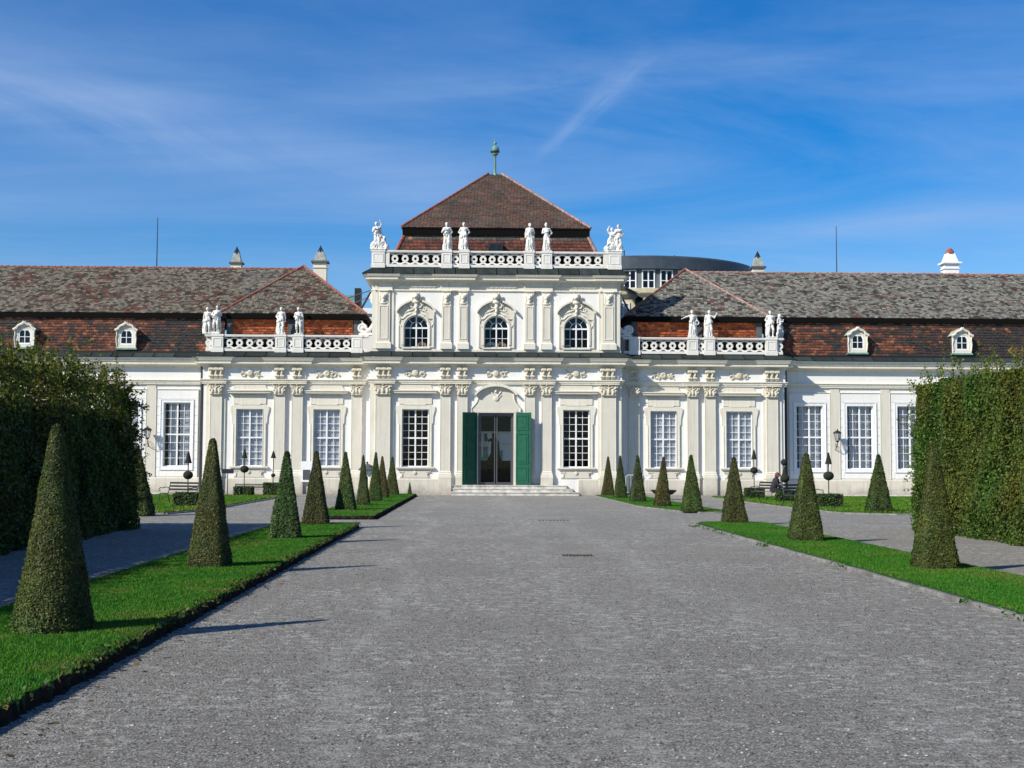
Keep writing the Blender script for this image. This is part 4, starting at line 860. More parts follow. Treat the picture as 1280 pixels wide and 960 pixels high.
# dormers
def dormer(x, z=7.86):
    y = .82; d = MB()
    out = [(-.52, 0), (.52, 0), (.53, .90), (.56, .98), (.30, 1.22), (0, 1.38), (-.30, 1.22), (-.56, .98), (-.53, .90)]
    inn_o = [(-.36, .18), (.36, .18), (.36, .80), (.24, 1.0), (0, 1.0), (0, 1.0), (-.24, 1.0), (-.36, .80), (-.36, .8)]
    d.strip(inn_o, out, 0, .12, True); o = d.obj('dormer', MT['trim'], palace, (x, y, z))
    MB().add([(-.5, .12, 0), (.5, .12, 0), (.5, 1.1, 0), (-.5, 1.1, 0), (-.5, .12, .95), (.5, .12, .95), (.5, 1.1, .95), (-.5, 1.1, .95)], [(3, 0, 4, 7), (1, 2, 6, 5)]).obj('cheek', MT['slate'], o)
    mb = MB()
    for s in (-1, 1):
        P_ = [(s*.61, -.08, .97), (s*.36, -.08, 1.25), (0, -.08, 1.43), (0, 1.25, 1.43), (s*.36, 1.2, 1.25), (s*.61, 1.15, .97)]; slab(mb, [P_[0], P_[1], P_[4], P_[5]], .05); slab(mb, [P_[1], P_[2], P_[3], P_[4]], .05)
    mb.obj('dormer_roof', MT['dormer'], o)
    mb = MB()
    for s in (-1, 1): mb.tube([(s*.60, -.07, .95), (s*.42, -.08, 1.04), (s*.33, -.08, 1.18), (s*.12, -.09, 1.26), (0, -.1, 1.38)], [.075, .07, .06, .07, .09], 6); mb.tube([(s*.53, -.03, .9), (s*.5, -.04, .7), (s*.54, -.03, .5), (s*.5, -.02, .1)], .035, 5)
    mb.obj('scrolled_gable', MT['trim'], o)
    w_ = MB().strip([(-.28, .25), (.28, .25), (.28, .75), (.19, .92), (0, .92), (-.19, .92), (-.28, .75)], [(-.37, .17), (.37, .17), (.37, .80), (.25, 1.01), (0, 1.01), (-.25, 1.01), (-.37, .8)], .02, .08, True).box(-.018, .018, .02, .07, .25, .92).box(-.28, -.018, .025, .065, .56, .59).box(.018, .28, .025, .065, .56, .59).obj('window_frame', MT['paint'], o)
    for q in ([(-.28, .25), (-.018, .25), (-.018, .56), (-.28, .56)], [(.018, .25), (.28, .25), (.28, .56), (.018, .56)], [(-.28, .59), (-.018, .59), (-.018, .92), (-.19, .92), (-.28, .75)], [(.018, .59), (.28, .59), (.28, .75), (.19, .92), (.018, .92)]):
        MB().prism(q, .045, .05).obj('pane', MT['glass'], o)
    MB().box(-.5, .5, .3, .32, 0, 1.0).obj('dark_room', MT['dark'], o)
    MB().box(-.58, .58, -.05, .2, -.09, -.001).obj('flashing', MT['copper'], o)
dormer(-25.55); dormer(-20.08); dormer(19.98); dormer(25.8)
# chimneys
def chimney(x, y, z0, z1, w, capm, red=False):
    o = MB().box(-w, w, -w*.8, w*.8, z0, z1).box(-w-.05, w+.05, -w*.8-.05, w*.8+.05, z1-.32, z1-.27).obj('chimney', MT['trim'] if not red else MT['paint'], palace, (x, y, 0))
    k = w*1.32
    MB().box(-k, k, -k*.85, k*.85, z1, z1+.10).obj('chimney_slab', MT['slate'] if not red else MT['paint'], o)
    hk = w*1.05; MB().lathe([(hk*1.3, 0), (hk*.75, .55), (0, .551)], 4, (0, 0, z1+.10), 1, .85, pi/4).obj('chimney_cap', MT[capm], o)
    if not red: MB().tube([(-.17, 0, z1+.62), (0, 0, z1+1.02), (.17, 0, z1+.62)], .045, 5).tube([(0, -.17, z1+.62), (0, 0, z1+1.0), (0, .17, z1+.62)], .045, 5).obj('chimney_cowl', MT['black'], o)
    else: MB().lathe([(.28, 0), (.24, .15), (.12, .32), (0, .34)], 10, (0, 0, z1+.64)).obj('chimney_pot', MT['ridge'], o)
capg = mat('chimney_cap_plaster', (.34, .36, .33), .85, noise=[(6, (.6, .6, .6), .35, .6)]); MT['capg'] = capg
chimney(-15.2, 6.2, 12.0, 13.32, .30, 'capg'); chimney(-10.3, 6.3, 11, 13.44, .38, 'capg'); chimney(15.65, 6.2, 12.0, 13.32, .33, 'capg'); chimney(27.1, 5.9, 12.4, 13.62, .42, 'paint', True)
for x, h in ((-19.72, 15.95), (20.22, 15.8)): MB().tube([(x, 5.6, 12.8), (x, 5.6, h)], [.035, .02], 6).obj('antenna', MT['black'], palace)
# braces from the upper block down to the wing roofs
mb = MB().tube([(-6.75, 1.5, 11.4), (-7.6, 1.6, 9.9)], .06, 6); mb.tube([(-6.8, 3, 11.5), (-8.6, 3.2, 10.9)], .03, 5).tube([(-6.8, 3, 11.2), (-8.4, 3.2, 10.5)], .025, 5); mb.obj('roof_brace', MT['black'], palace)
MB().tube([(6.8, 1.5, 11.3), (7.5, 1.6, 10.0)], .05, 6).obj('roof_brace', MT['black'], palace)
# ================================================================== STATUES (each one a thing standing on the balustrade)
def figure(P, H, arms, legs=((-.055, 0, .03), (.07, -.06, .0)), lean=0, robe=.0, mantle=1, hat=0, stump=-1, twist=0, o=(0, 0, 0), nude_top=False, seed=0):
    """distance to a carved standing figure of height H; arms = ((elbow),(hand)) left then right, in units of H"""
    q = (P-np.array(o))/H; r = np.random.default_rng(seed); D = None
    hx = lean; hip = (lean*.4, 0, .53); ch = (lean*.8, 0, .72); nk = (lean, 0, .845); hd = (lean+.008*(1 if twist > 0 else -1), -.01, .925)
    D = d_cap(q, hip, ch, .078, .088)
    D = sm(D, d_cap(q, (ch[0]-.06, 0, .78), (ch[0]+.06, 0, .78), .052, .052), .03)
    D = sm(D, d_cap(q, (ch[0], .0, .8), nk, .035, .03), .02)
    Hd = d_ell(q, hd, (.05, .058, .068)); Hd = sm(Hd, d_ell(q, (hd[0], hd[1]+.015, hd[2]+.02), (.058, .062, .058)), .01)
    Hd = sm(Hd, d_cap(q, (hd[0]+twist*.02, hd[1]-.055, hd[2]+.01), (hd[0]+twist*.03, hd[1]-.068, hd[2]-.012), .008, .012), .01)
    Hd = sm(Hd, d_ell(q, (hd[0]+twist*.02, hd[1]-.04, hd[2]-.045), (.022, .022, .018)), .012)
    for s in (-1, 1): Hd = np.maximum(Hd, -d_ell(q, (hd[0]+s*.02+twist*.02, hd[1]-.062, hd[2]+.008), (.013, .016, .008)))
    if hat == 1: Hd = sm(Hd, d_cap(q, (hd[0], hd[1]+.02, hd[2]+.055), (hd[0], hd[1]+.03, hd[2]+.10), .035, .012), .015)
    if hat == 2: Hd = sm(Hd, d_ell(q, (hd[0], hd[1]+.045, hd[2]-.02), (.05, .04, .09)), .02)
    D = np.minimum(D, Hd)
    for i, s in enumerate((-1, 1)):
        fx, fy, kb = legs[i]; k = (fx*1.0+s*.01, fy-.03-kb, .29); 
        D = sm(D, d_cap(q, (s*.045+lean*.4, 0, .50), k, .066, .044), .025); D = sm(D, d_cap(q, k, (fx, fy+.01, .07), .043, .026), .012)
        D = sm(D, d_ell(q, (k[0], k[1]+.02, .22), (.036, .042, .07)), .02); D = sm(D, d_cap(q, (fx, fy+.02, .05), (fx+s*.015, fy-.06, .045), .026, .02), .012)
        sh = (ch[0]+s*.105, .0, .785); el, hn = arms[i]
        D = sm(D, d_cap(q, sh, el, .038, .029), .02); D = sm(D, d_cap(q, el, hn, .029, .02), .01); D = sm(D, d_ell(q, (hn[0]+(hn[0]-el[0])*.12, hn[1]+(hn[1]-el[1])*.12, hn[2]+(hn[2]-el[2])*.12), (.026, .026, .026)), .012)
    x, y, z = q.T; an = np.arctan2(y, x); fold = .010*np.sin(an*9+z*9+seed)+.006*np.sin(an*17-z*14)
    if robe:     # long skirt in folds from the waist to the ankles
        t = np.clip((robe-z)/(robe-.04), 0, 1); rx, ry = .085+.055*t, .07+.045*t
        e = np.sqrt(((x-lean*.3)/rx)**2+(y/ry)**2); Dr = np.maximum((e-1)*ry*.8+fold*(.4+t), np.maximum(z-robe, .045-z)); D = sm(D, Dr, .02)
    if mantle:   # cloth over one shoulder, round the hip and falling to the ground
        s = 1 if mantle > 0 else -1
        D = sm(D, d_cap(q, (s*.10+ch[0], .03, .80), (-s*.05, -.075, .60), .035, .045)+fold*.7, .02)
        D = sm(D, d_cap(q, (-s*.07, -.06, .56), (s*.10, -.04, .47), .05, .05)+fold, .02)
        D = sm(D, d_cap(q, (s*.12, .02, .50), (s*.13, .045, .10), .05, .06)+fold, .025)
        D = sm(D, d_cap(q, (s*.10, .05, .78), (s*.12, .06, .45), .035, .05)+fold, .02)
    if stump: s = 1 if stump > 0 else -1; D = np.minimum(D, d_cap(q, (s*.07, .08, .03), (s*.06, .06, .36), .055, .04)+fold*.5)
    return np.minimum(D, d_box(q, (.01, 0, .02), (.16, .12, .022), .01))*H
dn_, ak = lambda s: ((s*.15, .03, .64), (s*.13, -.06, .52)), None
HIP = lambda s: ((s*.185, .04, .66), (s*.10, -.03, .56)); FOLD = lambda s: ((s*.15, -.02, .64), (-s*.03, -.11, .69)); DOWN = lambda s: ((s*.14, .02, .63), (s*.15, -.04, .49)); OUT = lambda s: ((s*.22, -.02, .745), (s*.37, -.04, .68)); UP = lambda s: ((s*.20, -.02, .72), (s*.27, -.05, .87)); CHEST = lambda s: ((s*.16, -.0, .65), (s*.07, -.12, .75)); RAISE = lambda s: ((s*.16, -.02, .90), (s*.10, -.03, 1.02))
def statue_mesh(H, seed, figs, extra=None, wide=.45):
    def f(P):
        D = None
        for kw in figs:
            d = figure(P, H, seed=seed, **kw); D = d if D is None else np.minimum(D, d)
        if extra is not None: D = extra(P, D)
        return D
    return sculpt('statue', f, (-wide*H, -.2*H, -.02), (wide*H, .22*H, 1.10*H), .0225, MT['marble'])
def put_statue(me, x, y, z, label, group, rz=0):
    o = link('statue', me, None, (AX+x, AY+y, z), (0, 0, rz)); T(o, label, 'statue', group); return o
Hs = 1.50; GU, GL = 'statues on the upper balustrade', 'statues on the side pavilion balustrades'
yu, yl = YC+.12, YW+.12
put_statue(statue_mesh(Hs*1.04, 1, [dict(arms=(CHEST(-1), HIP(1)), robe=.5, mantle=1, stump=0, lean=.01, hat=2)], wide=.3), -2.70, yu, 13.11, 'robed white stone statue, arm across the chest, outermost of the left upper pair', GU)
put_statue(statue_mesh(Hs*1.04, 2, [dict(arms=(HIP(-1), HIP(1)), mantle=-1, robe=.62, stump=0, legs=((-.05, .0, 0), (.06, -.04, .02)))], wide=.3), -1.76, yu, 13.11, 'white stone statue, both hands on its hips, just left of the roof window', GU)
put_statue(statue_mesh(Hs*1.04, 3, [dict(arms=(DOWN(-1), CHEST(1)), mantle=1, robe=.75, stump=0, twist=1)], wide=.3), 1.78, yu, 13.11, 'white stone statue in a long cloak, first right of the roof window', GU)
put_statue(statue_mesh(Hs*1.04, 4, [dict(arms=(FOLD(-1), HIP(1)), mantle=0, robe=.5, stump=1, hat=1, lean=-.01)], wide=.3), 2.70, yu, 13.11, 'helmeted white stone warrior statue with folded arm above the centre block', GU)
def trophy(sg):
    def e(P, D):
        for i, (c, r_) in enumerate([((.12, .05, .28), (.33, .22, .30)), ((-.24, .0, .22), (.22, .2, .27)), ((.42, -.03, .16), (.17, .16, .19)), ((.04, .1, .62), (.25, .15, .36)), ((.28, .04, .55), (.12, .12, .26))]):
            D = sm(D, d_ell(P, (c[0]*sg, c[1], c[2]), r_)+.02*np.sin(P[:, 0]*31+P[:, 2]*23)*np.sin(P[:, 2]*37+i), .04)
        D = sm(D, d_tor(P, (.26*sg, -.14, .30), .15, .035), .02); D = np.minimum(D, d_cap(P, (-.3*sg, .0, .2), (-.12*sg, .0, 1.2), .02, .02))
        D = sm(D, d_cap(P, (.30*sg, -.05, .3), (.12*sg, -.05, .72), .05, .03), .03)
        return np.minimum(D, d_box(P, (0, 0, .03), (.42, .24, .04), .01))
    return e
put_statue(statue_mesh(Hs, 5, [dict(arms=(CHEST(-1), RAISE(1)), mantle=1, robe=.4, stump=0, lean=-.03, o=(-.08, 0, .04))], trophy(1), .50), -6.36, yu, 13.11, 'white stone trophy group with raised arm, left end of the upper balustrade', GU)
put_statue(statue_mesh(Hs, 6, [dict(arms=(CHEST(-1), HIP(1)), mantle=-1, robe=.0, stump=0, o=(.22, 0, .02)), dict(arms=(RAISE(-1), FOLD(1)), mantle=1, robe=.5, stump=0, o=(-.13, .05, -.14), hat=2)], trophy(-1), .46), 6.38, yu, 13.11, 'white stone group of two figures on the far right pier of the upper balustrade', GU)
put_statue(statue_mesh(Hs, 7, [dict(arms=(DOWN(-1), CHEST(1)), mantle=-1, stump=-1, o=(-.27, 0, -.03), robe=.0), dict(arms=(FOLD(-1), HIP(1)), mantle=1, stump=0, lean=.04, o=(.17, 0, .06), twist=1)], lambda P, D: np.minimum(sm(D, d_cap(P, (-.05, .05, .05), (-.02, .05, .75), .09, .06), .05), d_box(P, (-.04, 0, .03), (.46, .2, .04), .01)), .50), -15.33, yl, 8.59, 'pair of entwined white stone figures on the corner of the left pavilion', GL)
put_statue(statue_mesh(Hs, 8, [dict(arms=(HIP(-1), DOWN(1)), mantle=-1, stump=-1, robe=.3, lean=.01)], wide=.3), -11.64, yl, 8.59, 'white stone statue with draped legs, left one of the pair over the left pavilion', GL)
put_statue(statue_mesh(Hs, 9, [dict(arms=(FOLD(-1), FOLD(1)), mantle=1, stump=0, robe=.0, twist=-1)], wide=.3), -10.70, yl, 8.59, 'bowed white stone statue with both arms folded on its chest over the left pavilion', GL)
put_statue(statue_mesh(Hs, 10, [dict(arms=(OUT(-1), HIP(1)), mantle=1, stump=0, robe=.55, lean=.0, nude_top=True)], lambda P, D: sm(D, d_tor(P, (.26, -.02, .80), .10, .035), .02), .46), 10.72, yl, 8.59, 'white stone statue stretching one bare arm out to the left over the right pavilion', GL)
put_statue(statue_mesh(Hs, 11, [dict(arms=(DOWN(-1), UP(1)), mantle=-1, stump=1, robe=.6, twist=1)], wide=.42), 11.64, yl, 8.59, 'white stone statue lifting its right-hand forearm upward over the right pavilion', GL)
put_statue(statue_mesh(Hs, 12, [dict(arms=(HIP(-1), CHEST(1)), mantle=-1, stump=-1, robe=.0, lean=-.01)], wide=.3), 15.03, yl, 8.59, 'sunlit white stone statue with side cloth, corner pier of right pavilion', GL)
put_statue(statue_mesh(Hs*.97, 13, [dict(arms=(FOLD(-1), CHEST(1)), mantle=1, stump=0, robe=.7, twist=1, hat=2)], wide=.3), 15.72, YW+.95, 8.56, 'robed stone statue behind the corner of the right pavilion, turned aside and partly shaded', GL, .7)
# dark sculpture seen through the glazed doors
o = link('statue', sculpt('statue', lambda P: np.minimum(sm(figure(P, 1.7, arms=(UP(-1), DOWN(1)), robe=.55, mantle=1, stump=0, seed=3, o=(0, 0, 1.25), lean=-.04), d_ell(P, (0, 0, 1.3), (.42, .35, .4)), .15), sm(d_cap(P, (0, 0, .1), (0, 0, .9), .42, .30), d_box(P, (0, 0, .95), (.42, .36, .06), .02), .05)), (-.7, -.55, 0), (.7, .55, 3.15), .05, MT['cloth']), None, (AX+.02, AY+6.0, .5))
T(o, 'dark silhouette of a sculpture on a pedestal behind the glazed entrance doors', 'statue')

# ================================================================== BUILDINGS BEHIND
b = empty('curved_building', (14.0, 110.0, 0), 0, 'modern building with curved dark grey attic behind the right pavilion roof', 'building')
def cyl(R, z0, z1, name, m, a0=-pi, a1=0, n=64, R2=None):
    p = arc(0, 0, R, a0, a1, n); q = arc(0, 0, R2 or R, a0, a1, n)
    return MB().add([(x, y, z0) for x, y in p]+[(x, y, z1) for x, y in q], [(i, i+1, n+2+i, n+1+i) for i in range(n)]).obj(name, m, b)
cyl(10.0, 0, 15.0, 'wall', MT['yellow'])
MB().lathe([(10.05, 15.0), (10.35, 15.15), (10.4, 15.5), (10.0, 15.52), (9.9, 15.53)], 96).obj('cornice', MT['yellow'], b)
rf = MB().lathe([(9.95, 17.05), (10.15, 17.1), (10.12, 18.0), (10.0, 18.15), (6, 18.3), (.1, 18.35)], 96).obj('roof', MT['modroof'], b)
wins = [-101, -92.5, -84, -75.5]
segs = []; prev = -180
for a in wins: segs.append((prev, a-3.1)); prev = a+3.1
segs.append((prev, 0))
for a0, a1 in segs: cyl(9.8, 15.52, 17.06, 'wall', MT['modwall'], radians(a0), radians(a1), max(2, int((a1-a0)/2)))
for a in wins:
    rad = radians(a); o = MB().strip([(-.42, .06), (-.42, 1.4), (.42, 1.4), (.42, .06)], [(-.52, 0), (-.52, 1.48), (.52, 1.48), (.52, 0)], 0, .1, True).box(-.05, .05, 0, .1, .06, 1.4).box(-.42, -.05, 0, .1, .60, .66).box(.05, .42, 0, .1, .60, .66).obj('window', MT['paint'], b, (9.86*cos(rad), 9.86*sin(rad), 15.55), (0, 0, rad+pi/2))
    for x0, x1 in ((-.42, -.05), (.05, .42)):
        for z0, z1 in ((.06, .6), (.66, 1.4)): MB().box(x0, x1, .06, .07, z0, z1).obj('pane', MT['glass'], o)
cyl(9.3, 15.5, 17.1, 'dark_room', MT['dark'])
MB().tube([(-1.9, -6, 18.2), (-1.9, -6, 19.2)], .06, 6).tube([(-1.9, -6, 18.3), (-1.9, -6, 18.45)], .35, 6).obj('vent_pipe', MT['black'], b); MB().tube([(2.4, -5, 18.2), (2.4, -5, 19.0)], .05, 6).tube([(8.5, -1, 18.0), (8.5, -1, 18.3)], .08, 6).obj('vent_pipe', MT['black'], b)
b = empty('dormer_house', (10.0, 82, 0), 0, 'small cream house with sloping roof wedged beside the centre block, below the curved building', 'house')
MB().box(-1.4, .25, 0, 6, 6, 12.4).obj('wall', MT['yellow'], b); MB().sweep([(-1.4, 0), (.25, 0), (.25, 6)], [(0, 12.4), (.1, 12.4), (.25, 12.6), (.28, 12.8), (0, 12.85)]).obj('cornice', MT['yellow'], b)
MB().add([(-1.5, -.4, 13.6), (.75, -.4, 12.5), (.75, 6, 12.5), (-1.5, 6, 13.6), (-1.5, -.4, 13.4), (.75, -.4, 12.3), (.75, 6, 12.3), (-1.5, 6, 13.4)], [(0, 1, 2, 3), (4, 5, 1, 0), (5, 6, 2, 1)]).obj('roof', MT['slate'], b)
o = MB().strip([(-.30, .08), (-.30, 1.4), (.30, 1.4), (.30, .08)], [(-.4, 0), (-.4, 1.5), (.4, 1.5), (.4, 0)], -.06, 0, True).box(-.03, .03, -.05, 0, .08, 1.4).box(-.3, .3, -.052, -.002, .55, .6).obj('window', MT['paint'], b, (-.5, 0, 10.6)); MB().box(-.3, .3, -.02, -.012, .08, 1.4).obj('pane', MT['glass'], o)
MB().box(.25, 2.0, .5, 5, 6, 12.35).obj('annexe', MT['copper'], b)
b = empty('green_roof_house', (-8.6, 84, 0), 0, 'small pale house with a mint green copper roof showing over the left pavilion', 'house')
MB().box(-1.2, .55, 0, 4, 6, 12.2).obj('wall', MT['slate'], b); MB().add([(-1.4, -.3, 12.25), (.5, -.3, 12.25), (.55, 3, 13.1), (-.6, 3, 13.1)], [(0, 1, 2, 3)]).box(-1.4, .5, -.3, 0, 12.1, 12.24).obj('roof', MT['copper'], b); MB().box(.55, .95, .2, 1.2, 6, 13.2).obj('chimney', MT['black'], b)
b = empty('pale_annexe', (-6.8, 92, 0), 0, 'white parapet of a low building showing in the gap left of the centre block', 'building')
MB().box(-1.6, 1.5, 0, 6, 4, 12.4).obj('wall', MT['white'], b); MB().box(-1.8, 1.6, -.2, 6, 12.4, 12.8).obj('parapet', MT['paint'], b); MB().box(-1.6, 1.5, -.1, 0, 11.4, 11.6).obj('band', MT['trim'], b)
# far side of the court seen through the hall
b = empty('courtyard_building', (AX, 99, 0), 0, 'pale street front with green door seen through the glazed entrance', 'building')
MB().box(-9, 9, 0, 6, 0, 5.6).obj('wall', MT['white'], b); MB().box(-1.0, -.12, -.06, 0, 0, 3.0).box(.42, 1.0, -.06, 0, 0, 2.7).obj('door', MT['copper'], b); MB().box(-9, 9, -.12, 0, 3.2, 3.3).box(-9, 9, -.12, 0, 4.1, 4.2).box(-.62, -.5, -.1, 0, 2.2, 4).box(.6, .7, -.1, 0, 2.2, 4).obj('band', MT['trim'], b); MB().box(-.9, -.66, -.1, 0, 3.4, 4.0).box(-.42, -.2, -.1, 0, 3.4, 4.0).box(.25, .5, -.1, 0, 3.4, 4.0).obj('shutter', MT['slate'], b)
# ================================================================== GROUND
def gravelmat():
    m = bpy.data.materials.new('gravel'); m.use_nodes = True; t = m.node_tree; b = t.nodes['Principled BSDF']; b.inputs['Roughness'].default_value = .9; b.inputs['Specular IOR Level'].default_value = .2
    co = N(t, 'ShaderNodeTexCoord').outputs['Object']
    def noise(sc, det=6, rough=.6, vec=None, dist=0):
        n = N(t, 'ShaderNodeTexNoise'); n.inputs['Scale'].default_value = sc; n.inputs['Detail'].default_value = det; n.inputs['Roughness'].default_value = rough; n.inputs['Distortion'].default_value = dist
        L(t, vec if vec is not None else co, n.inputs['Vector']); return n.outputs[0]
    c = ramp(t, noise(55, 8, .75), [(.36, (.03, .029, .026)), (.5, (.222, .213, .188)), (.62, (.59, .57, .52))])
    c = mixc(t, ramp(t, noise(.5, 5), [(.35, (0,)*3), (.7, (.35,)*3)]), c, (.19, .18, .16))
    c = mixc(t, 1.0, c, ramp(t, noise(15, 5, .65), [(.34, (.62,)*3), (.5, (.98,)*3), (.66, (1.4,)*3)]), 'MULTIPLY')
    # scuffed pale dust patches
    p = M_(t, 'MULTIPLY', ramp(t, noise(6.5, 8, .72, dist=.3), [(.515, (0,)*3), (.59, (1,)*3)]), ramp(t, noise(.42, 6, .65), [(.42, (.10,)*3), (.56, (1,)*3)]))
    c = mixc(t, M_(t, 'MULTIPLY', M_(t, 'MULTIPLY', p, ramp(t, noise(38, 4, .7), [(.42, (.1,)*3), (.58, (1,)*3)])), .95), c, (.62, .61, .57))
    mp = N(t, 'ShaderNodeMapping'); mp.inputs['Rotation'].default_value = (0, 0, radians(24)); mp.inputs['Scale'].default_value = (.6, 3.5, 1); L(t, co, mp.inputs[0])
    st = M_(t, 'MULTIPLY', ramp(t, noise(1.3, 5, .5, mp.outputs[0], .5), [(.62, (0,)*3), (.68, (1,)*3)]), ramp(t, noise(.3, 3), [(.45, (0,)*3), (.6, (.5,)*3)]))
    c = mixc(t, st, c, (.44, .42, .40))
    # long faint scuffed tracks leading to the door
    sx = N(t, 'ShaderNodeSeparateXYZ'); L(t, co, sx.inputs[0]); wob = M_(t, 'MULTIPLY', M_(t, 'SUBTRACT', noise(.16, 3), .5), 3.0)
    for x0, k, wd_, am in ((-.75, -.02, .16, .5), (1.1, .004, .22, .32), (3.3, -.03, .3, .28), (.2, .012, .12, .25)):
        q = M_(t, 'ADD', M_(t, 'SUBTRACT', M_(t, 'SUBTRACT', sx.outputs[0], x0), M_(t, 'MULTIPLY', sx.outputs[1], k)), wob)
        q = M_(t, 'DIVIDE', q, wd_); q = M_(t, 'POWER', 2.718, M_(t, 'MULTIPLY', M_(t, 'MULTIPLY', q, q), -1))
        c = mixc(t, M_(t, 'MULTIPLY', M_(t, 'MULTIPLY', q, ramp(t, noise(2.6, 6, .7), [(.42, (0,)*3), (.6, (1,)*3)])), am), c, (.46, .45, .42))
    vo = N(t, 'ShaderNodeTexVoronoi'); vo.inputs['Scale'].default_value = 30; L(t, co, vo.inputs['Vector'])
    c = mixc(t, M_(t, 'MULTIPLY', ramp(t, vo.outputs['Distance'], [(.05, (1,)*3), (.16, (0,)*3)]), ramp(t, noise(6, 3), [(.46, (0,)*3), (.56, (.85,)*3)])), c, (.50, .49, .47))
    L(t, c, b.inputs['Base Color'])
    bp = N(t, 'ShaderNodeBump'); bp.inputs['Strength'].default_value = 1; bp.inputs['Distance'].default_value = .035; L(t, noise(48, 6, .7), bp.inputs['Height'])
    bp2 = N(t, 'ShaderNodeBump'); bp2.inputs['Strength'].default_value = .6; bp2.inputs['Distance'].default_value = .09; L(t, noise(3.0, 4), bp2.inputs['Height']); L(t, bp.outputs[0], bp2.inputs['Normal']); L(t, bp2.outputs[0], b.inputs['Normal'])
    return m
MT['gravel'] = gravelmat()
MB().add([(-900, -300, 0), (900, -300, 0), (900, 1500, 0), (-900, 1500, 0)], [(0, 1, 2, 3)]).obj('ground', MT['gravel'])['kind'] = 'structure'
# scattered stones on the near gravel
def stones(n, x0, x1, y0, y1, s0, s1, seed):
    r = np.random.default_rng(seed); u = r.random(n)**1.6; y = y0+(y1-y0)*u; x = x0+(x1-x0)*r.random(n); x = np.where(r.random(n) < .5, x, x)
    s = s0+(s1-s0)*r.random(n)**3; base = np.array([(1, 0, 0), (0, 1, 0), (-1, 0, 0), (0, -1, 0), (0, 0, .8), (0, 0, -.3)], float)
    V = base[None]*(s[:, None, None]*(1+r.uniform(-.4, .4, (n, 6, 1)))); a = r.random(n)*6.28; c, s_ = np.cos(a)[:, None], np.sin(a)[:, None]
    X = V[..., 0]*c-V[..., 1]*s_; Y = V[..., 0]*s_+V[..., 1]*c; V = np.stack([X+x[:, None], Y+y[:, None], V[..., 2]+.002], -1).reshape(-1, 3)
    F = np.array([(0, 1, 4), (1, 2, 4), (2, 3, 4), (3, 0, 4)]); F = (np.arange(n)[:, None, None]*6+F[None]).reshape(-1, 3)
    g = np.repeat(r.choice([.06, .13, .2, .3, .42], n, p=[.2, .3, .3, .15, .05]), 4)[:, None]*np.array([1, .98, .96]); return V, F, g
stonemat = mat('pebble', (.3, .3, .3), .85, attr='col')
V, F, g = stones(60000, -3.0, 6.2, 5.2, 24, .0035, .013, 4); o = link('loose_pebbles', npmesh('loose_pebbles', V, F, stonemat, g)); T(o, 'small loose stones scattered over the near gravel of the central court', 'gravel', kind='stuff')
# pale paving strip at the foot of the wall
MB().box(-31, -15, 68.6, 69.9, 0, .04).box(16.5, 33, 68.6, 69.9, 0, .04).obj('pavement', MT['step'])['kind'] = 'structure'
# drain covers
for x, y, w_, d, lb in ((1.85, 23.2, .62, .62, 'nearer dark rectangular drain cover in the gravel'), (2.3, 37.6, .95, .7, 'farther faint drain cover in the gravel before the door')):
    o = MB().strip([(-w_/2+.04, -d/2+.04), (-w_/2+.04, d/2-.04), (w_/2-.04, d/2-.04), (w_/2-.04, -d/2+.04)], [(-w_/2, -d/2), (-w_/2, d/2), (w_/2, d/2), (w_/2, -d/2)], 0, .012, True); o.v = [(a, c, .012-b_) for a, b_, c in o.v]
    o = o.obj('drain_cover', MT['kerb'], None, (x, y, .0)); T(o, lb, 'drain cover', 'drain covers in the gravel')
    mb = MB()
    for i in range(9): a = -w_/2+.06+i*(w_-.12)/8; mb.box(a-.018, a+.018, -d/2+.041, d/2-.041, .001, .008)
    mb.obj('grate', MT['soil'], o)

